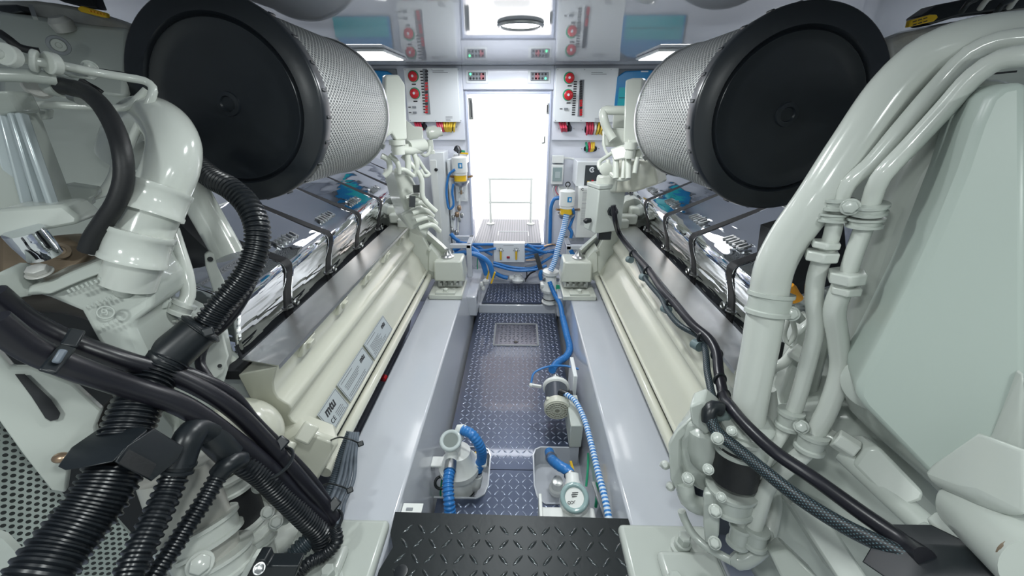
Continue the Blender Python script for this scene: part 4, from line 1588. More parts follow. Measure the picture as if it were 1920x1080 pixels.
# plain end castings behind the pipework
pts = [(1672, 78), (1760, 45), (1850, 30), (1930, 12), (1930, 330), (1760, 300), (1690, 330), (1560, 430), (1500, 400), (1600, 300), (1660, 180)]
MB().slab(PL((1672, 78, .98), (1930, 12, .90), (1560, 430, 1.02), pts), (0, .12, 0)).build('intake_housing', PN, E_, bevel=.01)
MB().bar(R(1705, 153, .90), R(1905, 134, .84), .006, .004).build('housing_seam', DARKV, E_)
MB().slab(PL((1668, 72, .95), (1900, 22, .90), (1668, 95, .95), [(1664, 76), (1700, 60), (1760, 48), (1850, 28), (1930, 8), (1930, 60), (1800, 72), (1700, 100), (1672, 118)]), (0, .05, 0)).build('cast_intake', CASTM, E_, bevel=.01)
MB().slab(PL((1730, 30, .94), (1900, 0, .90), (1730, 50, .94), [(1728, 30), (1760, 8), (1800, 0), (1930, -30), (1930, 14), (1860, 22), (1800, 30), (1742, 48)]), (0, .05, 0)).build('dark_cover', BLACKP, E_, bevel=.006)
for i, (x, y) in enumerate(((1815, 12), (1850, 6), (1880, 14), (1905, 4))):
    tb([(x - 12, y + 10, .88), (x, y - 6, .86), (x + 16, y - 14, .86)], 10, .86, E_, 'hose_line', CASTM if i % 2 else BLACKP, 10)
t = thing('yellow_tag', 'yellow rubber tag lying on the black part at the top of the right engine', 'tag')
MB().slab(PL((1708, 48, .915), (1760, 28, .90), (1712, 36, .915), [(1704, 51), (1707, 38), (1745, 27), (1757, 27), (1760, 32), (1752, 40), (1742, 42)]), (0, .012, .0)).build('tag_body', YEL, t, bevel=.002)
for i in range(3):
    for j in range(2):
        MB().bar(R(1712 + i * 10, 41 + j * 6 - i * 3, .90), R(1718 + i * 10, 39 + j * 6 - i * 3, .90), .002, .002).build('moulded_mark', INK, t)

# dark sheet painted in for the shade behind the big pipe
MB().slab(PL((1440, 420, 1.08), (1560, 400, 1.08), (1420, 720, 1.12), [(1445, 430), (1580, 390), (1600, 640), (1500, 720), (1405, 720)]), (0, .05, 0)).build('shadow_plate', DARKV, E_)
# charge-air casing: rounded side body and flat face
side = [(1930, 140), (1850, 148), (1790, 175), (1730, 235), (1680, 320), (1635, 410), (1600, 520), (1580, 620), (1570, 720), (1590, 780), (1640, 830), (1720, 900), (1800, 980), (1930, 1000)]
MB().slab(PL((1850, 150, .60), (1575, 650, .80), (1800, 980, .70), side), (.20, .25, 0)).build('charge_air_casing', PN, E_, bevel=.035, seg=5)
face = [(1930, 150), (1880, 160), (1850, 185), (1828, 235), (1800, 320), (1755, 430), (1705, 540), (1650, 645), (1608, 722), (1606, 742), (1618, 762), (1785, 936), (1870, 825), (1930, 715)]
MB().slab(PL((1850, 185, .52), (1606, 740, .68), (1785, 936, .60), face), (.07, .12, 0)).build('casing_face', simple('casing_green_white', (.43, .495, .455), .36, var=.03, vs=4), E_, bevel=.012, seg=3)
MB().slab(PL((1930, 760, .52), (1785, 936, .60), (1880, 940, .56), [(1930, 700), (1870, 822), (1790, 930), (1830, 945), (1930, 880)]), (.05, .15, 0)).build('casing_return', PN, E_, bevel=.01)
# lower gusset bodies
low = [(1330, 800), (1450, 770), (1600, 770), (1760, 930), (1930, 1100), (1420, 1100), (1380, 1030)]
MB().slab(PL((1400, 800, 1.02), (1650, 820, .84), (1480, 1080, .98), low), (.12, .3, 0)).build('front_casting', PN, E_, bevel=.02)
MB().slab(PL((1620, 840, .76), (1732, 932, .68), (1680, 957, .70), [(1600, 872), (1622, 840), (1650, 838), (1735, 925), (1730, 940), (1682, 957)]), (.03, .06, -.03)).build('raised_block', PN, E_, bevel=.006)
MB().slab(PL((1480, 945, .86), (1620, 1080, .74), (1520, 940, .84), [(1480, 945), (1522, 938), (1572, 1000), (1632, 1090), (1572, 1090)]), (.03, .06, -.05)).build('channel_rib', PN, E_, bevel=.005)
MB().slab(PL((1445, 1038, .86), (1530, 1080, .78), (1478, 1028, .84), [(1444, 1038), (1478, 1030), (1545, 1095), (1470, 1095)]), (.03, .06, -.05)).build('channel_rib', PN, E_, bevel=.005)
MB().cyl(R(1585, 850, .80), R(1760, 1010, .66), .022).build('tie_bar', PN, E_)
MB().cyl(R(1720, 1000, .63), R(1770, 1030, .60), .024, n=6).build('hex_nut', PN, E_, bevel=.003)
bolt((1740, 1008, .63), .016, E_, h=.03)
MB().cyl(R(1760, 975, .62), R(1830, 1040, .56), .018, n=6).build('hex_nut', PN, E_, bevel=.003)
# pivot boss
t = E_
MB().lathe(R(1812, 945, .56), R(1930, 1045, .45) - R(1812, 945, .56), [(0, .02), (.005, .034), (.02, .040), (.16, .042)], 32).build('pivot_boss', PN, t)
MB().slab(PL((1800, 930, .54), (1930, 850, .46), (1930, 1000, .44), [(1795, 935), (1820, 905), (1935, 838), (1935, 985), (1890, 975)]), (.0, .05, -.02)).build('pivot_lug', PN, t, bevel=.015, seg=4)
MB().lathe(R(1908, 1042, .438), V((-.2, -.8, .3)), [(0, .02), (.004, .02), (.004, .014)], 24).build('bush', RUST, t)
# boss on casing
MB().lathe(R(1640, 720, .74), -view(1640, 720), [(0, .05), (.02, .05), (.03, .035)], 28).build('cast_boss', PN, E_)

# pipes
tb([(1990, 66, .56), (1900, 74, .58), (1820, 82, .60), (1745, 105, .63), (1680, 160, .66), (1600, 270, .70), (1530, 375, .74), (1480, 445, .78), (1452, 500, .81), (1440, 560, .84), (1425, 650, .87), (1408, 740, .90), (1400, 800, .92)], 81, .66, E_, 'coolant_pipe', PIPEW, 28)
c0, c1 = R(1446, 548, .835), R(1438, 588, .845)
collar(c0, c1, .041, E_, 'pipe_clamp', PN)
bolt((1484, 588, .82), .013, E_)
MB().bar(R(1480, 575, .85), R(1500, 600, .87), .02, .02).build('clamp_lug', PN, E_, bevel=.004)
# flange, black coupling and clamps below
MB().lathe(R(1402, 790, .90), R(1396, 812, .92) - R(1402, 790, .90), [(0, .05), (.004, .056), (.016, .056), (.02, .05)], 32).build('pipe_flange', PN, E_)
collar(R(1392, 812, .90), R(1388, 845, .91), .052, E_, 'clamp_band', PN, .005)
MB().lathe(R(1389, 838, .905), R(1370, 925, .93) - R(1389, 838, .905), [(0, .050), (.09, .050)], 32).build('rubber_coupling', RUBBER, E_)
collar(R(1372, 912, .925), R(1366, 945, .94), .052, E_, 'clamp_band', PN, .005)
bolt((1345, 822, .86), .011, E_)
bolt((1372, 808, .85), .009, E_)
bolt((1352, 932, .86), .009, E_)
# water pump style casting, left of the coupling
pts = [(1262, 830), (1292, 790), (1325, 800), (1352, 840), (1340, 900), (1330, 930), (1300, 918), (1275, 880)]
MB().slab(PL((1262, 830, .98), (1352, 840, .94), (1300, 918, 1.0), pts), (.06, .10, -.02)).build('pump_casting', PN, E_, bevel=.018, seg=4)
MB().slab(PL((1258, 815, .96), (1290, 790, .96), (1275, 925, .98), [(1252, 835), (1268, 808), (1300, 780), (1306, 792), (1276, 826), (1275, 870), (1292, 925), (1278, 938), (1256, 900)]), (.02, .03, 0)).build('cast_rib', PN, E_, bevel=.005)
MB().lathe(R(1318, 800, .95), R(1322, 900, .99) - R(1318, 800, .95), [(0, .02), (.01, .033), (.06, .040), (.10, .034), (.12, .02)], 28).build('pump_body', PN, E_)
MB().slab(PL((1292, 757, .90), (1330, 740, .90), (1328, 815, .92), [(1292, 762), (1318, 752), (1345, 775), (1344, 805), (1322, 817), (1296, 795)]), (.03, .05, 0)).build('terminal_cover', PN, E_, bevel=.006)
bolt((1290, 897, .94), .012, E_)
bolt((1328, 880, .88), .010, E_)
# elbow and bracket under it
tb([(1283, 905, .98), (1290, 935, .98), (1310, 948, .98), (1345, 950, .97)], 32, .98, E_, 'elbow_pipe', PN, 20)
MB().slab(PL((1322, 928, .92), (1390, 935, .90), (1325, 1015, .94), [(1320, 925), (1350, 925), (1392, 938), (1388, 952), (1350, 958), (1348, 1005), (1342, 1020), (1322, 1018), (1318, 980)]), (.01, .02, 0)).build('bracket', PN, E_, bevel=.004)
bolt((1341, 958, .90), .012, E_, h=.02)
bolt((1340, 1018, .92), .012, E_, h=.02)
tb([(1278, 958, 1.0), (1284, 975, 1.0), (1300, 1002, .99), (1320, 1022, .97), (1350, 1040, .95), (1372, 1052, .93)], 15, .97, E_, 'oil_line', PN, 14)
for c in ((1247, 872, 1.02), (1257, 912, 1.02)):
    MB().lathe(R(*c), -view(c[0], c[1]), [(0, .008), (.006, .012), (.012, .012), (.02, .006)], 10).build('drain_plug', PIPEW, E_)
tb([(1238, 870, 1.03), (1250, 875, 1.02), (1262, 872, 1.01)], 8, 1.02, E_, 'drain_line', PIPEW, 8)
# small pipes
tb([(1990, 68, .52), (1925, 72, .54), (1870, 78, .56), (1820, 100, .58), (1760, 160, .61), (1690, 240, .64), (1630, 310, .67), (1590, 345, .69), (1572, 385, .71), (1560, 440, .73), (1548, 475, .745)], 31, .64, E_, 'coolant_line', PIPEW, 20)
tb([(1546, 470, .745), (1530, 520, .77), (1526, 560, .785), (1530, 610, .80), (1512, 690, .83), (1488, 770, .86), (1472, 800, .875), (1440, 850, .89), (1415, 910, .91), (1392, 970, .92), (1380, 1010, .93)], 28, .82, E_, 'coolant_line', PIPEW, 20)
tb([(1990, 100, .50), (1925, 104, .52), (1875, 112, .54), (1830, 140, .56), (1770, 205, .59), (1710, 270, .62), (1650, 335, .65), (1636, 370, .67), (1622, 420, .69), (1600, 480, .71), (1585, 530, .73)], 33, .62, E_, 'coolant_line', PIPEW, 20)
tb([(1585, 525, .73), (1565, 580, .755), (1572, 640, .775), (1575, 690, .79), (1555, 760, .81), (1530, 810, .83), (1505, 850, .85), (1470, 880, .87), (1440, 910, .885), (1422, 960, .90), (1410, 1000, .91)], 33, .80, E_, 'coolant_line', PIPEW, 20)
tb([(1440, 730, .95), (1446, 780, .96), (1442, 830, .97), (1446, 900, .97), (1452, 940, .96), (1445, 985, .95), (1438, 1010, .94)], 26, .96, E_, 'coolant_line', PIPEW, 18)
tb([(1372, 1040, .94), (1385, 1052, .93), (1405, 1045, .92), (1430, 1025, .92)], 30, .93, E_, 'coolant_line', PN, 18)
for p, q, r in (((1572, 372, .705), (1568, 392, .712), .021), ((1562, 400, .715), (1558, 415, .72), .021), ((1632, 382, .672), (1628, 400, .68), .023), ((1624, 408, .684), (1620, 425, .69), .023),
                ((1484, 770, .855), (1476, 800, .868), .022), ((1526, 812, .825), (1516, 842, .838), .025), ((1390, 985, .915), (1382, 1020, .925), .021), ((1420, 990, .90), (1414, 1022, .91), .023)):
    collar(R(*p), R(*q), r, E_, 'pipe_clamp', PN)
for p, q, r in (((1550, 452, .735), (1546, 464, .74), .025), ((1543, 470, .74), (1538, 488, .747), .029), ((1590, 508, .72), (1586, 528, .728), .031), ((1587, 536, .73), (1584, 550, .735), .026)):
    MB().cyl(R(*p), R(*q), r, n=6).build('union_nut', PIPEW, E_, bevel=.003)
MB().bar(R(1575, 385, .72), R(1625, 395, .69), .025, .02).build('clamp_link', PN, E_, bevel=.005)
MB().bar(R(1490, 780, .87), R(1520, 830, .85), .03, .025).build('clamp_link', PN, E_, bevel=.005)
bolt((1594, 388, .68), .012, E_)
bolt((1502, 800, .83), .012, E_)
MB().bar(R(1545, 815, .83), R(1600, 840, .80), .03, .025).build('union_arm', PIPEW, E_, bevel=.004)
MB().cyl(R(1565, 820, .80), R(1605, 845, .78), .022, n=6).build('hex_plug', PIPEW, E_, bevel=.003)
MB().bar(R(1425, 1010, .93), R(1452, 1015, .92), .035, .025).build('clamp_link', PN, E_, bevel=.004)
# bits between big pipe and small pipes
MB().slab(PL((1480, 640, .95), (1540, 600, .93), (1490, 780, .98), [(1478, 690), (1490, 630), (1520, 600), (1560, 640), (1530, 760), (1470, 790), (1462, 745)]), (.02, .06, 0)).build('bracket_plate', PN, E_, bevel=.008)
tb([(1478, 600, .93), (1470, 630, .94), (1478, 645, .94), (1490, 625, .93), (1486, 600, .92)], 9, .93, E_, 'lifting_eye', PIPEW, 12)
tb([(1442, 700, .97), (1450, 690, .96), (1470, 680, .95), (1490, 655, .93)], 18, .95, E_, 'elbow_pipe', PIPEW, 14)
MB().cyl(R(1486, 655, .91), R(1505, 668, .90), .018, n=20).build('band', PIPEW, E_)
solo(MB().lathe(R(1480, 535, .98), R(1492, 568, 1.0) - R(1480, 535, .98), [(0, .010), (.01, .014), (.03, .016), (.045, .020)], 14), 'orange_plug', ORANGE,
     'orange plug beside the thick white pipe of the right engine', 'plug')
MB().bar(R(1536, 480, .80), R(1515, 520, .82), .006, .004).build('wire_clip', INKG, E_)

# black covered box, bottom right
t = thing('black_cover', 'black triangular cover in the bottom right corner', 'cover')
MB().slab(PL((1690, 1085, .56), (1725, 1020, .58), (1830, 1022, .54), [(1680, 1100), (1725, 1018), (1828, 1022), (1872, 1056), (1930, 1078), (1930, 1110)]), (.0, .05, -.03)).build('cover_shell', BLACKP, t, bevel=.006)

# cables on the right engine
zt = .80
run = [A(1150, 385, Y=1.93), A(1153, 410, Y=1.93), A(1160, 436, Z=.83), A(1188, 474, Z=.82), A(1216, 506, Z=.82), A(1245, 548, Z=.82), A(1262, 566, Z=.82), A(1300, 610, Z=.82), A(1330, 636, Z=.82), A(1343, 660, Z=.81), A(1348, 700, Z=.79),
       A(1356, 738, Z=.775), R(1368, 760, .91), R(1392, 790, .86), R(1450, 845, .79), R(1530, 900, .73), R(1620, 965, .66), R(1700, 1020, .60), R(1735, 1045, .56)]
solo(MB().tube(run, .0135, 16), 'power_cable', CABLE, 'thick smooth black cable from the junction box along the right engine to the bottom corner', 'cable')
off = V((-.035, 0, -.012))
run2 = [A(1195, 488, Z=.80), A(1212, 525, Z=.79), A(1242, 562, Z=.79), A(1250, 580, Z=.79), A(1275, 610, Z=.79), A(1312, 632, Z=.79), A(1322, 655, Z=.79), A(1326, 695, Z=.78), A(1334, 735, Z=.77), R(1342, 765, .93)]
solo(MB().tube(run2, .0095, 14), 'braided_cable', BRAID, 'thin braided cable tied beside the thick black cable on the right engine', 'cable')
solo(MB().tube([R(1330, 790, .90), R(1330, 772, .90), R(1338, 764, .905), R(1352, 768, .905)], .017, 16), 'cable_elbow', BLACKP, 'black elbow connector where the braided hose turns forward', 'connector')
MB().lathe(R(1345, 768, .92), R(1372, 788, .94) - R(1345, 768, .92), [(0, .016), (.01, .022), (.025, .022), (.035, .016)], 16).build('green_grey_gland', simple('gland_grey', (.2, .26, .26), .4), E_)
solo(MB().tube([R(1332, 780, .90), R(1340, 805, .88), R(1375, 835, .85), R(1430, 880, .80), R(1500, 935, .73), R(1580, 985, .67), R(1650, 1020, .62), R(1705, 1048, .585)], .0135, 16), 'braided_hose', BRAID,
     'thick braided black hose running parallel below the smooth cable to the corner', 'hose')
for i, (px, py, z) in enumerate(((1187, 476, .815), (1214, 508, .815), (1258, 566, .81), (1318, 632, .81))):
    t = thing('cable_clamp', 'black cable clamp with grey cushion on the right engine cable run', 'clamp', 'cable clamps along the right engine')
    c = A(px, py, Z=z)
    MB().torus(c, V((.25, -1, .1)), .0165, .005, 20, 8).build('band', BLACKP, t)
    MB().lathe(c + V((-.012, .0, -.03)), V((.25, -1, .2)), [(-.014, .016), (.014, .016)], 16).build('cushion', simple('cushion_grey', (.13, .18, .19), .4), t)
for px, py, z in ((1344, 665, .80), (1350, 712, .785), (1357, 742, .772)):
    solo(MB().torus(A(px, py, Z=z), V((.05, -1, .3)), .0155, .0035, 20, 8), 'cable_tie', BLACKP, 'black cable tie around the thick cable before it leaves the right engine', 'cable tie', 'ties near the thick white pipe')

# small part of vent pipe at far end of filters ------------------------------------------------
for s, E2, e in ((-1, LE, le), (1, RE, re_)):
    if s < 0:
        pl = [(722, 140), (748, 140), (760, 158), (764, 262), (742, 264), (735, 250), (720, 262)]
        MB().slab(PL((722, 140, 1.62), (764, 262, 1.66), (720, 262, 1.62), pl), (-.03, .05, 0)).build('filter_bracket', PAINT, E2, bevel=.008)
        MB().lathe(R(744, 262, 1.66), Z_ * -1, [(0, .035), (.02, .035), (.022, .028), (.06, .028)], 16).build('bracket_foot', PAINT, E2)
        MB().slab(PL((765, 228, 1.9), (795, 240, 1.9), (765, 265, 1.9), [(762, 225), (778, 238), (793, 238), (795, 268), (762, 268)]), (-.03, .06, 0)).build('sensor_bracket', PAINT, E2, bevel=.006)
        MB().lathe(R(800, 250, 2.0), V((1, .3, .1)), [(0, .02), (.01, .032), (.05, .032), (.06, .024), (.08, .022)], 20).build('sensor_body', PAINT, E2)
        MB().lathe(R(806, 262, 2.0), -Z_, [(0, .016), (.05, .016), (.055, .022), (.07, .022)], 16).build('sensor_connector', PAINT, E2)
        segs = [([(806, 275, 2.0), (804, 288, 2.0), (796, 292, 1.98), (790, 288, 1.96)], 6), ([(770, 275, 1.85), (785, 300, 1.87), (798, 320, 1.9), (805, 327, 1.9), (796, 330, 1.88), (788, 318, 1.86)], 7),
                ([(755, 292, 1.8), (775, 312, 1.82), (790, 335, 1.85), (793, 370, 1.88), (805, 385, 1.9), (818, 397, 1.92)], 10), ([(735, 275, 1.72), (760, 282, 1.75), (790, 280, 1.85)], 16),
                ([(715, 292, 1.68), (728, 300, 1.7), (730, 320, 1.72), (720, 330, 1.72)], 11), ([(730, 290, 1.7), (745, 305, 1.72), (748, 325, 1.75)], 10),
                ([(760, 270, 1.75), (765, 300, 1.78), (765, 330, 1.8)], 12), ([(775, 285, 1.8), (782, 310, 1.82), (776, 330, 1.84)], 10), ([(740, 320, 1.75), (757, 318, 1.76), (775, 330, 1.8)], 9)]
        MB().cyl(R(765, 276, 1.78), R(795, 272, 1.85), .03).build('solenoid', PAINT, E2)
        cbox((780, 405, 2.0), .13, .10, .1, .5).build('gear_housing', PAINT, E2, bevel=.015)
        MB().slab(PL((745, 345, 1.95), (800, 385, 2.05), (760, 420, 2.0), [(740, 320), (770, 325), (795, 370), (812, 410), (800, 450), (765, 410), (752, 370)]), (-.1, .1, 0)).build('gear_housing', PAINT, E2, bevel=.015)
        solo(cbox((781, 354, 1.9), .035, .038, .03), 'black_connector', BLACKP, 'black plug at the far end of the left rocker covers', 'connector')
        solo(cbox((773, 378, 1.9), .03, .055, .02, -.15), 'black_bracket', BLACKP, 'black wedge-shaped bracket under the plug at the far left covers', 'bracket')
        for k in range(5):
            tb([(762 + k * 6, 372 + k * 14, 1.93), (782 + k * 7, 366 + k * 14, 1.95), (800 + k * 6, 378 + k * 14, 2.0)], 10, 1.9, E2, 'casting_rib', PAINT, 10)
    else:
        pl = [(1172, 150), (1186, 146), (1206, 146), (1200, 200), (1196, 268), (1168, 268), (1170, 200)]
        MB().slab(PL((1172, 150, 1.72), (1206, 146, 1.72), (1168, 268, 1.74), pl), (.03, .05, 0)).build('filter_bracket', PAINT, E2, bevel=.008)
        MB().lathe(R(1184, 266, 1.72), -Z_, [(0, .03), (.03, .03), (.032, .024), (.07, .024)], 16).build('bracket_foot', PAINT, E2)
        MB().lathe(R(1178, 268, 1.72), X_, [(0, .015), (.07, .015)], 12).build('bracket_pin', PAINT, E2)
        segs = [([(1172, 207, 1.85), (1150, 207, 1.85), (1132, 208, 1.86), (1132, 222, 1.86), (1140, 245, 1.88), (1150, 262, 1.88)], 16), ([(1132, 245, 1.9), (1133, 275, 1.9), (1140, 292, 1.88)], 5),
                ([(1150, 285, 1.85), (1135, 295, 1.85), (1123, 305, 1.84), (1124, 316, 1.84), (1138, 320, 1.84), (1155, 333, 1.82)], 7), ([(1155, 290, 1.82), (1155, 335, 1.82)], 12),
                ([(1178, 290, 1.78), (1178, 335, 1.78)], 11), ([(1195, 295, 1.74), (1190, 325, 1.75)], 9), ([(1170, 300, 1.8), (1168, 335, 1.8)], 8), ([(1140, 300, 1.84), (1142, 322, 1.84), (1160, 336, 1.82), (1180, 334, 1.8)], 8)]
        MB().slab(PL((1150, 275, 1.8), (1200, 275, 1.74), (1150, 300, 1.8), [(1143, 280), (1165, 272), (1205, 280), (1206, 300), (1180, 296), (1150, 302)]), (.03, .05, 0)).build('pump_head', PAINT, E2, bevel=.008)
        cbox((1152, 258, 1.95), .12, .09, .08).build('actuator', PAINT, E2, bevel=.01)
        cbox((1168, 222, 2.0), .10, .10, .05).build('actuator_plate', PAINT, E2, bevel=.01)
        cbox((1138, 345, 1.98), .11, .09, .08).build('gear_housing', PAINT, E2, bevel=.012)
        MB().lathe(R(1135, 316, 1.84), -Y_, [(0, .03), (.02, .03), (.024, .02)], 20).build('end_boss', PAINT, E2)
        MB().slab(PL((1160, 310, 1.95), (1225, 310, 1.9), (1160, 360, 1.98), [(1150, 300), (1225, 300), (1235, 345), (1190, 360), (1150, 362)]), (.08, .1, 0)).build('end_block', CREAM, E2, bevel=.01)
    for pts_, wpx in segs:
        tb(pts_, wpx, pts_[0][2], E2, 'fuel_line', PAINT, 12)
# ================================================================== LEFT ENGINE, NEAR END
E_ = LE
# dark backing sheet of the engine end, shade between the parts put into its colour
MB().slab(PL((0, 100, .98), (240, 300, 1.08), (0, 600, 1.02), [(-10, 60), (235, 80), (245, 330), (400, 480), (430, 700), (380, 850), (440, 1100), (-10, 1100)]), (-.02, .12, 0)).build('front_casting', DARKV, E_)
MB().slab(PL((0, 40, .93), (240, 60, .98), (0, 160, .90), [(-10, 18), (60, 28), (130, 42), (242, 52), (240, 110), (236, 185), (180, 178), (60, 150), (-10, 150)]), (-.05, .10, 0)).build('intake_housing', PN, E_, bevel=.012)
MB().slab(PL((0, 110, .90), (240, 180, .95), (0, 420, .88), [(-10, 130), (130, 140), (238, 175), (262, 240), (258, 420), (150, 470), (-10, 460)]), (-.05, .10, 0)).build('charge_air_casing', PN, E_, bevel=.02)
# emblem on the housing
t = thing('round_emblem', 'round grey ringed boss on the white housing at the top left', 'emblem')
c = R(110, 85, .885)
v = -view(110, 85)
MB().slab(PL((110, 85, .895), (90, 60, .90), (130, 110, .90), [(80, 64), (118, 62), (145, 115), (100, 120)]), (0, .004, 0)).build('pad', PN, t, bevel=.002)
MB().lathe(c, v, [(-.006, .020), (.0, .019), (.001, .014), (0, .013)], 28).build('dark_ring', MIDG, t)
MB().lathe(c, v, [(0, .013), (.003, .012), (.003, .006), (.001, .005)], 28).build('centre', PN, t)
# rough castings on the very top
MB().slab(PL((0, 10, .97), (235, 60, 1.0), (0, 40, .97), [(-10, 0), (60, 0), (100, 5), (140, 12), (200, 32), (240, 48), (236, 62), (170, 52), (60, 34), (-10, 22)]), (0, .06, 0)).build('cast_intake', CASTM, E_, bevel=.01)
MB().slab(PL((0, 10, .94), (40, 20, .94), (0, 22, .94), [(-10, 8), (30, 8), (42, 22), (20, 26), (-10, 20)]), (0, .03, 0)).build('dark_cover', BLACKP, E_, bevel=.004)
MB().slab(PL((90, 0, .98), (180, 0, .98), (150, 18, .98), [(85, -10), (172, -10), (182, 16), (150, 12), (118, 4)]), (0, .03, 0)).build('dark_cover', BLACKP, E_, bevel=.004)
MB().lathe(R(112, 40, .94), V((0, -.4, .9)), [(-.02, .022), (.0, .024), (.01, .016)], 20).build('boss', CASTM, E_)
MB().bar(R(58, 12, .93), R(66, 34, .92), .008, .008).build('stud', STEEL, E_)
t = thing('yellow_tag', 'yellow rubber tag on the grey casting at the top left of the picture', 'tag')
MB().slab(PL((145, 18, .955), (200, 32, .965), (150, 12, .955), [(143, 16), (150, 10), (198, 24), (200, 33), (190, 32), (150, 22)]), (0, .012, 0)).build('tag_body', YEL, t, bevel=.003)
m = MB()
for i in range(5):
    m.bar(R(168 + i * 6, 20 + i * 1.5, .948), R(171 + i * 6, 21 + i * 1.5, .948), .003, .004)
m.build('moulded_mark', ORANGE, t)

# ribbed cooler element at the left edge
MB().slab(PL((0, 200, .66), (120, 395, .74), (0, 400, .68), [(-10, 195), (42, 205), (118, 398), (-10, 405)]), (-.03, .05, 0)).build('cooler_body', PN, E_)
for x0, x1 in ((-8, 28), (8, 52), (26, 78), (40, 100)):
    MB().bar(R(x0, 212, .655), R(x1 + 2, 392, .70), .010, .016).build('cooling_rib', simple('rib_silver', (.52, .58, .60), .25, .3), E_, bevel=.003)
MB().slab(PL((0, 405, .64), (145, 395, .70), (0, 440, .64), [(-10, 392), (118, 384), (148, 408), (146, 420), (20, 444), (-10, 446)]), (-.02, .06, 0)).build('cooler_end_cap', PN, E_, bevel=.006)
MB().slab(PL((0, 170, .62), (40, 210, .66), (0, 210, .64), [(-10, 168), (20, 172), (42, 212), (-10, 218)]), (-.02, .05, 0)).build('cooler_top_cap', PN, E_, bevel=.006)
MB().slab(PL((38, 190, .72), (85, 220, .74), (40, 228, .72), [(36, 185), (50, 196), (90, 205), (88, 224), (44, 228)]), (-.02, .03, 0)).build('bracket', PN, E_, bevel=.004)
MB().slab(PL((110, 355, .78), (185, 370, .80), (140, 390, .78), [(105, 350), (130, 346), (182, 354), (184, 366), (170, 372), (172, 386), (140, 394), (130, 380)]), (-.02, .03, 0)).build('bracket', PN, E_, bevel=.004)
MB().lathe(R(60, 452, .66), V((0, -.2, .9)), [(-.03, .024), (.0, .026), (.02, .026)], 24).build('chrome_cup', CHROME, E_)

# thin pipes in the upper left
tb([(-10, 100, .60), (25, 106, .62), (60, 114, .64), (110, 122, .67), (180, 136, .70), (240, 146, .73), (272, 152, .745), (286, 163, .75), (285, 180, .75), (272, 210, .755), (255, 245, .76), (242, 275, .77)], 15, .71, E_, 'vent_pipe', PIPEW, 16)
tb([(55, 196, .70), (100, 197, .71), (170, 200, .73), (232, 202, .75), (250, 192, .76), (275, 168, .765)], 13, .73, E_, 'vent_pipe', PIPEW, 14)
tb([(-10, 140, .64), (60, 142, .66), (105, 148, .68)], 24, .66, E_, 'manifold_tube', PN, 14)
tb([(218, 300, .86), (215, 325, .86), (190, 362, .84), (150, 372, .82)], 16, .84, E_, 'vent_pipe', PIPEW, 14)
for p, q, r in (((5, 100, .605), (25, 107, .62), .017), ((58, 112, .64), (72, 116, .645), .018), ((88, 117, .652), (108, 121, .665), .018)):
    MB().cyl(R(*p), R(*q), r, n=20).build('union_nut', PIPEW, E_, bevel=.002)
MB().slab(PL((105, 125, .69), (175, 135, .73), (120, 140, .69), [(103, 118), (140, 122), (172, 118), (178, 138), (165, 146), (120, 140)]), (0, .01, -.005)).build('bracket', PN, E_, bevel=.003)
bolt((168, 127, .71), .010, E_)
MB().lathe(R(72, 160, .70), view(72, 160) * -1, [(-.02, .018), (.004, .022), (.008, .018)], 20).build('cast_boss', CASTM, E_)
tb([(0, 62, .80), (18, 75, .80), (35, 88, .81), (55, 94, .82), (75, 97, .83)], 14, .80, E_, 'wiring_loom', RUBBER, 12)
tb([(150, 148, .83), (165, 158, .84), (180, 166, .86), (192, 174, .87)], 9, .85, E_, 'wiring_loom', RUBBER, 10)
MB().bar(R(170, 127, .90), R(236, 137, .95), .004, .003).build('housing_seam', DARKV, E_)

# rubber hose
solo(MB().tube(RP([(112, 162, .70), (130, 164, .69), (160, 172, .68), (190, 198, .67), (215, 240, .665), (230, 290, .66), (232, 335, .665), (218, 380, .67), (195, 415, .675), (175, 445, .68), (165, 470, .685)]), .0142, 20), 'rubber_hose', RUBBER,
     'matt black curved rubber hose at the upper left, in front of the white casing', 'hose')
MB().cyl(R(96, 160, .705), R(118, 164, .70), .018).build('hose_neck', PN, E_)
MB().cyl(R(135, 180, .70), R(150, 186, .70), .010).build('hose_clamp', STEEL, E_)

# large elbow with two slip couplings
tb([(225, 290, .92), (240, 250, .88), (262, 226, .84), (290, 222, .80), (315, 240, .775), (328, 275, .76), (322, 315, .75), (305, 355, .745), (290, 390, .74), (272, 435, .735), (258, 480, .735), (240, 535, .74)], 82, .76, E_, 'coolant_elbow', PIPEW, 32)
collar(R(304, 352, .735), R(284, 402, .728), .0475, E_, 'slip_coupling', PIPEW, .002, 36)
collar(R(268, 436, .722), R(250, 492, .722), .0485, E_, 'slip_coupling', PIPEW, .002, 36)
tb([(345, 300, .96), (352, 335, .95), (370, 372, .95), (400, 425, .96), (432, 482, .97)], 52, .95, E_, 'coolant_pipe', PIPEW, 24)
tb([(322, 430, .86), (335, 470, .86), (350, 520, .86), (352, 555, .86), (340, 580, .85)], 24, .86, E_, 'drain_pipe', PIPEW, 18)
collar(R(348, 568, .845), R(334, 590, .84), .019, E_, 'pipe_clamp', PIPEW)
bolt((300, 568, .82), .016, E_, h=.014)
tb([(290, 560, .83), (296, 585, .83), (312, 602, .83), (332, 602, .83)], 6, .83, E_, 'wire_guard', PIPEW, 8)
MB().slab(PL((390, 480, .93), (420, 540, .95), (400, 560, .94), [(384, 478), (392, 472), (402, 476), (408, 500), (430, 545), (420, 580), (400, 545), (386, 500)]), (-.01, .01, 0)).build('lifting_lug', PIPEW, E_, bevel=.003)
MB().lathe(R(394, 486, .925), -view(394, 486), [(0, .006), (.002, .006)], 14).build('lug_hole', DARKV, E_)

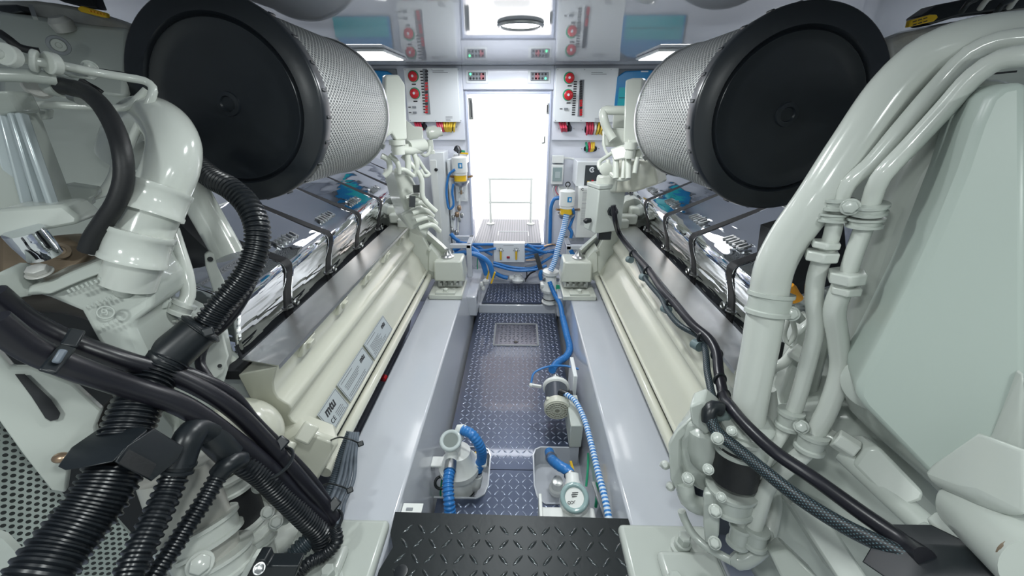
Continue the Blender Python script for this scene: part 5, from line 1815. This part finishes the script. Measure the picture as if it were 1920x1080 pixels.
# big ribbed casting with raised marks
castp = [(45, 548), (95, 538), (170, 505), (225, 478), (242, 492), (262, 520), (288, 545), (284, 580), (255, 602), (247, 612), (272, 665), (262, 690), (215, 690), (180, 640), (150, 585), (90, 560)]
MB().slab(PL((45, 548, .66), (242, 490, .74), (260, 680, .74), castp), (-.02, .12, 0)).build('thermostat_casting', PN, E_, bevel=.010, seg=3)
MB().slab(PL((45, 545, .655), (240, 478, .73), (100, 560, .665), [(42, 540), (90, 528), (225, 472), (240, 480), (243, 492), (150, 528), (95, 552), (46, 556)]), (-.03, .10, 0)).build('casting_flange', PN, E_, bevel=.004)
a, b = R(125, 548, .672), R(232, 508, .715)
rt = (b - a).normalized()
vv = -view(180, 560)
up = vv.cross(rt)
m = MB()
for i in range(13):
    p = a.lerp(b, (i + .5) / 13)
    m.box(p, (.004, .009 if i % 3 else .007, .003), (rt, up, rt.cross(up)))
m.build('raised_mark', PN, E_, bevel=.001)
cc = R(198, 586, .70)
MB().torus(cc, vv, .011, .0018, 24, 6).build('raised_mark', PN, E_)
text('9', cc, rt, up, .018, PN, E_, 'raised_mark', ext=.002)
for (x, y) in ((186, 566), (206, 606)):
    m = MB()
    for i in range(6):
        m.box(R(x, y, .702) + rt * (i - 2.5) * .0065, (.003, .007, .003), (rt, up, rt.cross(up)))
    m.build('raised_mark', PN, E_)
MB().ball(R(232, 545, .735), .016).build('casting_dowel', PN, E_)
# bronze block with bolts
MB().slab(PL((0, 450, .72), (170, 480, .78), (0, 530, .70), [(-10, 440), (60, 448), (110, 440), (180, 476), (150, 500), (90, 520), (30, 535), (-10, 525)]), (-.04, .08, -.02)).build('bronze_block', RUST, E_, bevel=.01)
MB().lathe(R(112, 470, .74), -view(112, 470), [(-.01, .016), (.002, .015), (.003, .009), (0, .008)], 20).build('bronze_boss', RUST, E_)
for p, r in (((186, 470, .70), .013), ((75, 512, .665), .015)):
    MB().hexbolt(R(*p), up * .6 + vv * .4, r, r * .8).build('bolt', CASTM, E_, bevel=.001)
MB().slab(PL((0, 530, .62), (45, 545, .65), (0, 560, .62), [(-10, 512), (12, 512), (45, 545), (60, 556), (-10, 570)]), (-.02, .05, 0)).build('bracket', PN, E_, bevel=.004)
# belt pulley
solo(MB().torus(R(70, 700, .80), -view(70, 700), .150, .022, 48, 12), 'drive_belt', simple('belt_rubber', (.05, .045, .04), .6, var=.4, bmp=.2), 'worn dark rubber drive belt curving behind the black cables at the left', 'belt')
# lower centre-left castings
MB().slab(PL((250, 640, .95), (400, 660, 1.0), (330, 860, 1.0), [(250, 600), (330, 580), (410, 620), (425, 700), (400, 780), (330, 860), (260, 860)]), (-.05, .1, 0)).build('lower_casting', PN, E_, bevel=.02)
MB().ball(R(452, 812, 1.10), .115, 40, (1, .8, .9)).build('cover_dome', CREAM, E_)
MB().slab(PL((400, 640, .98), (430, 690, 1.0), (395, 700, .98), [(385, 600), (415, 610), (430, 668), (420, 700), (400, 715), (380, 680)]), (-.03, .03, 0)).build('lifting_lug', PIPEW, E_, bevel=.005)
MB().lathe(R(412, 686, .97), -view(412, 686), [(0, .005), (.002, .005)], 12).build('lug_hole', DARKV, E_)
cbox((575, 812, 1.10), .045, .055, .03, -.85).build('cast_block', CREAM, E_, bevel=.006)
cbox((535, 850, 1.12), .03, .07, .03, -.85).build('cast_block', CREAM, E_, bevel=.006)
MB().slab(PL((505, 850, 1.16), (620, 830, 1.2), (560, 960, 1.18), [(470, 860), (560, 800), (640, 830), (600, 900), (570, 960), (540, 1000), (480, 940)]), (-.05, .08, 0)).build('lower_casting', CREAM, E_, bevel=.015)

# vertical coupling at bottom centre-left
tb([(405, 840, 1.00), (418, 880, 1.01)], 84, 1.0, E_, 'coolant_stub', PIPEW, 28)
collar(R(420, 885, 1.0), R(428, 912, 1.01), .063, E_, 'clamp_band', PIPEW, .005, 36)
MB().lathe(R(426, 905, 1.01), R(452, 985, 1.04) - R(426, 905, 1.01), [(0, .060), (.13, .060)], 36).build('rubber_coupling', RUBBER, E_)
collar(R(449, 975, 1.03), R(458, 1000, 1.04), .063, E_, 'clamp_band', PIPEW, .005, 36)
tb([(458, 1000, 1.03), (468, 1030, 1.03), (480, 1075, 1.03)], 82, 1.03, E_, 'coolant_stub', PIPEW, 28)
collar(R(463, 1012, 1.02), R(467, 1026, 1.02), .063, E_, 'clamp_band', PIPEW, .005, 36)
MB().lathe(R(480, 1040, 1.05), R(575, 985, 1.18) - R(480, 1040, 1.05), [(0, .038), (.3, .038)], 28).build('side_pipe', PIPEW, E_)
for c in ((485, 912, .96), (502, 960, .97), (518, 978, .98)):
    bolt(c, .013, E_, h=.022, mat=PIPEW)
MB().lathe(R(510, 988, 1.0), R(535, 965, 1.04) - R(510, 988, 1.0), [(0, .014), (.02, .016), (.03, .022), (.06, .022)], 18).build('sensor_plug', PIPEW, E_)
# large pipe to its left
tb([(330, 880, .86), (350, 940, .87), (372, 1000, .88), (395, 1090, .88)], 112, .87, E_, 'water_pipe', simple('pipe_shaded', (.50, .50, .46), .25), 32)
collar(R(366, 985, .87), R(378, 1020, .87), .077, E_, 'clamp_band', PIPEW, .006, 40)
collar(R(392, 1040, .88), R(400, 1075, .88), .080, E_, 'clamp_band', PIPEW, .006, 40)
bolt((375, 1058, .80), .020, E_, h=.02, mat=PIPEW)
tb([(320, 1040, .80), (335, 1065, .80), (350, 1100, .80)], 26, .80, E_, 'drain_pipe', PIPEW, 16)

# slotted white bracket and perforated guards
brk = [(-10, 655), (20, 690), (60, 690), (135, 720), (190, 770), (178, 800), (186, 838), (130, 870), (122, 925), (95, 920), (40, 850), (-10, 780)]
MB().slab(PL((0, 680, .66), (190, 780, .74), (110, 900, .70), brk), (-.005, .012, 0)).build('guard_bracket', PN, E_, bevel=.003)
MB().slab(PL((0, 680, .655), (190, 780, .735), (110, 900, .695), [(28, 702), (45, 702), (95, 750), (112, 775), (108, 786), (95, 790), (85, 784), (60, 745)]), (0, .001, 0)).build('bracket_slot', DARKV, E_)
t = thing('perforated_guard', 'perforated metal guard sheet at the left edge, lower corner', 'guard')
MB().slab(PL((0, 800, .70), (130, 930, .78), (20, 1060, .70), [(-10, 765), (40, 850), (120, 935), (140, 960), (90, 1020), (20, 1090), (-10, 1090)]), (-.003, .006, 0)).build('sheet', PERF, t)
t = thing('perforated_guard', 'smaller perforated metal guard between the two thick corrugated hoses, bottom left', 'guard')
MB().slab(PL((190, 960, .85), (240, 1000, .88), (150, 1080, .82), [(185, 970), (205, 960), (250, 1010), (215, 1090), (110, 1090)]), (-.003, .006, 0)).build('sheet', PERF, t)
MB().slab(PL((0, 1010, .62), (40, 1040, .62), (0, 1080, .62), [(-10, 1005), (5, 1010), (38, 1045), (20, 1068), (-10, 1085)]), (-.003, .01, 0)).build('sheet_tab', PN, E_)
MB().slab(PL((300, 760, .95), (330, 830, .97), (270, 800, .95), [(292, 762), (325, 800), (335, 860), (300, 900), (280, 880), (290, 820)]), (-.02, .05, 0)).build('bracket', PN, E_, bevel=.004)

# corrugated hoses ---------------------------------------------------
solo(MB().tube(RP([(352, 290, .96), (372, 312, .94), (400, 335, .92), (435, 355, .90), (465, 385, .89), (482, 425, .885), (480, 470, .88), (462, 515, .87), (435, 550, .86), (408, 580, .85), (385, 612, .84)]), .0275, 22, corr=.0105, depth=.15), 'corrugated_conduit', HOSEB,
     'black corrugated conduit curving in front of the left chrome covers', 'conduit')
solo(MB().tube(RP([(470, 420, .97), (486, 470, .97), (468, 540, .97), (430, 600, .96), (388, 640, .95), (375, 680, .94), (392, 712, .93)]), .011, 14), 'thin_cable', CABLE,
     'thinner smooth black cable running behind the corrugated conduit at left', 'cable')
t = thing('conduit_coupler', 'smooth black coupler sleeve joining the corrugated conduits', 'coupler')
a, b = R(382, 612, .83), R(308, 676, .79)
MB().lathe(a, b - a, [(0, .036), (.004, .041), (.012, .041), (.014, .038), (.085, .040), (.088, .044), (.098, .044), (.104, .040)], 32).build('sleeve', BLACKP, t)
MB().torus(a.lerp(b, .08), b - a, .041, .003, 28, 8).build('tie', BLACKP, t)
cbox((390, 622, .78), .02, .018, .02).build('tie_head', BLACKP, t, bevel=.003)
solo(MB().tube(RP([(312, 676, .79), (290, 705, .77), (268, 740, .745), (248, 785, .72), (232, 828, .70)]), .0405, 26, corr=.010, depth=.13), 'corrugated_conduit', HOSEB,
     'thick black corrugated conduit between the smooth coupler and the square clamp', 'conduit')
solo(MB().tube(RP([(222, 868, .68), (195, 920, .655), (160, 970, .63), (115, 1025, .60), (70, 1085, .57), (30, 1140, .55)]), .044, 26, corr=.0115, depth=.11), 'corrugated_conduit', HOSEB,
     'thickest black corrugated conduit leaving the square clamp to the bottom left corner', 'conduit')
t = thing('conduit_clamp', 'square black plastic clamp block around the thick corrugated conduit', 'clamp')
MB().slab(PL((110, 870, .62), (232, 835, .64), (215, 875, .61), [(104, 876), (132, 838), (228, 832), (238, 840), (212, 868), (150, 880), (120, 884)]), (-.01, .05, -.01)).build('left_half', BLACKP, t, bevel=.004)
MB().slab(PL((212, 866, .61), (300, 872, .66), (280, 905, .64), [(210, 868), (236, 834), (302, 872), (282, 906)]), (.0, .05, -.01)).build('right_half', BLACKP, t, bevel=.004)
MB().slab(PL((212, 866, .606), (300, 872, .656), (280, 905, .636), [(222, 868), (238, 846), (290, 874), (278, 896)]), (.0, .004, 0)).build('recess', RUBBER, t)
solo(MB().ball(R(114, 858, .66), .010, sq=(1.3, 1, .8)), 'brass_nut', BRASS, 'small brass nut at the left end of the square clamp', 'nut')

solo(MB().tube(RP([(335, 872, .74), (318, 915, .72), (295, 965, .69), (268, 1020, .66), (240, 1085, .63)]), .0245, 22, corr=.0125, depth=.17), 'corrugated_conduit', HOSEB,
     'black corrugated conduit hanging from the large black elbow, bottom left', 'conduit')
solo(MB().tube(RP([(412, 888, .80), (385, 935, .77), (352, 985, .74), (320, 1035, .71), (285, 1085, .68)]), .018, 20, corr=.0105, depth=.18), 'corrugated_conduit', HOSEB,
     'slimmer black corrugated conduit hanging from the small black elbow', 'conduit')
t = thing('conduit_elbow', 'large smooth black conduit elbow under the cable bundle', 'elbow')
MB().tube(RP([(334, 876, .735), (344, 845, .745), (356, 818, .755), (370, 806, .775), (395, 812, .80)]), .0265, 24).build('elbow_body', BLACKP, t)
collar(R(330, 885, .735), R(338, 865, .74), .0255, t, 'rim', BLACKP, .003)
MB().tube(RP([(392, 812, .80), (410, 830, .81), (430, 850, .83)]), .028, 24).build('tee_body', BLACKP, t)
t = thing('conduit_elbow', 'small smooth black conduit elbow beside the larger one', 'elbow')
MB().tube(RP([(410, 890, .80), (422, 876, .805), (436, 866, .815), (450, 862, .84)]), .020, 22).build('elbow_body', BLACKP, t)
solo(MB().tube(RP([(425, 848, .84), (455, 866, .86), (490, 890, .90), (530, 930, .95), (575, 975, 1.00), (600, 1000, 1.03), (606, 1022, 1.04)]), .027, 22, corr=.0095, depth=.13), 'corrugated_conduit', HOSEB,
     'black corrugated conduit running under the cable bundle toward the bearer', 'conduit')
solo(MB().tube(RP([(628, 990, 1.02), (632, 1015, 1.01), (610, 1040, 1.0), (580, 1055, .98), (550, 1085, .96)]), .016, 18, corr=.008, depth=.12), 'corrugated_conduit', HOSEB,
     'narrow corrugated conduit looping at the lower end of the cable bundle', 'conduit')
solo(MB().tube(RP([(585, 1008, 1.05), (560, 1032, 1.03), (535, 1062, 1.01), (520, 1095, 1.0)]), .025, 20, corr=.010, depth=.13), 'corrugated_conduit', simple('corrugated_grey', (.05, .07, .085), .3),
     'blue-grey corrugated conduit at the bottom, left of the bearer', 'conduit')
# loose smooth cables
bund = [
    ([(-15, 548, .60), (50, 600, .64), (130, 640, .68), (220, 672, .72), (320, 702, .78), (420, 755, .84), (505, 835, .92), (560, 895, .98), (612, 955, 1.05), (628, 975, 1.06)], .0180, 'upper thick smooth black cable sweeping across the lower left'),
    ([(-15, 600, .56), (60, 655, .60), (140, 690, .64), (240, 725, .70), (340, 760, .76), (430, 820, .83), (510, 885, .92), (570, 945, 1.0), (618, 985, 1.06)], .0205, 'lower thick smooth black cable sweeping across the lower left'),
    ([(130, 650, .71), (230, 660, .75), (330, 690, .80), (430, 735, .86), (480, 790, .93), (540, 850, 1.0), (590, 905, 1.05), (620, 950, 1.08)], .0115, 'thin black cable lying over the thick pair of cables'),
]
for pts_, r, lab in bund:
    solo(MB().tube(RP(pts_), r, 18), 'power_cable', CABLE, lab, 'cable')
t = thing('cable_strap', 'flat black strap with buckle around the cables at the far left', 'strap')
MB().bar(R(146, 618, .645), R(128, 650, .62), .020, .006, view(130, 650)).bar(R(128, 650, .62), R(88, 698, .565), .020, .006, view(130, 650)).build('band', BLACKP, t, bevel=.003)
cbox((112, 668, .58), .022, .010, .012, .8).build('buckle', CABLEG, t, bevel=.003)
for (x, y, d, r, lab) in ((518, 868, .93, .040, 'upper black cable tie around the black cable bundle'), (618, 982, 1.05, .036, 'lower black cable tie at the end of the cable bundle')):
    t = thing('cable_tie', lab, 'cable tie')
    MB().torus(R(x, y, d), R(x + 30, y + 32, d + .04) - R(x, y, d), r, .004, 28, 8).build('band', BLACKP, t)
    cbox((x + 8, y - 36, d), .032, .028, .025, .5).build('tie_head', BLACKP, t, bevel=.004)
# grey wires against the bearer
for i, (dx, w) in enumerate(((0, 9), (9, 8), (18, 8), (27, 7), (-12, 17))):
    pts_ = [(660 + dx * .4, 810, 1.24), (648 + dx * .7, 850, 1.22), (636 + dx, 900, 1.19), (618 + dx, 945, 1.15), (612 + dx * 1.1, 965, 1.12), (625 + dx * .4, 985, 1.09)]
    if i == 4:
        solo(MB().tube(RP([(p[0] + 2, p[1], p[2] + .02) for p in pts_[:5]]), .014, 16, corr=.006, depth=.1), 'corrugated_conduit', simple('conduit_slate', (.06, .08, .10), .35),
             'slate corrugated tube behind the grey wires beside the left bearer', 'conduit')
    else:
        solo(MB().tube(RP(pts_), w * 1.2 / (2 * F) * 1.0, 10), 'grey_wire', CABLEG, 'grey wire in the tied bundle lying beside the left bearer', 'wire', 'grey wires tied beside the left bearer')
for (x, y, d, lab) in ((660, 828, 1.19, 'upper tie around the grey wires'), (640, 915, 1.14, 'lower tie around the grey wires')):
    t = thing('cable_tie', lab + ' beside the left bearer', 'cable tie')
    MB().tube(RP([(x - 42, y - 2, d + .02), (x - 20, y - 8, d - .02), (x, y - 3, d - .02), (x + 14, y + 4, d)]), .0025, 8).build('band', BLACKP, t)
    cbox((x + 16, y + 4, d - .01), .018, .016, .014).build('tie_head', BLACKP, t, bevel=.003)
# small black bracket at the bottom
t = thing('angle_bracket', 'white angle bracket with black block and steel bolt at the bottom edge', 'bracket')
MB().slab(PL((470, 1048, .86), (500, 1080, .86), (450, 1080, .86), [(472, 1046), (482, 1044), (456, 1095), (440, 1095)]), (0, .02, 0)).build('flange', PIPEW, t, bevel=.002)
MB().slab(PL((480, 1050, .86), (520, 1060, .86), (460, 1085, .86), [(478, 1050), (496, 1050), (500, 1062), (560, 1062), (548, 1095), (456, 1095)]), (0, .03, 0)).build('block', BLACKP, t, bevel=.003)
bolt((486, 1066, .84), .010, t, mat=STEEL)
finalize()
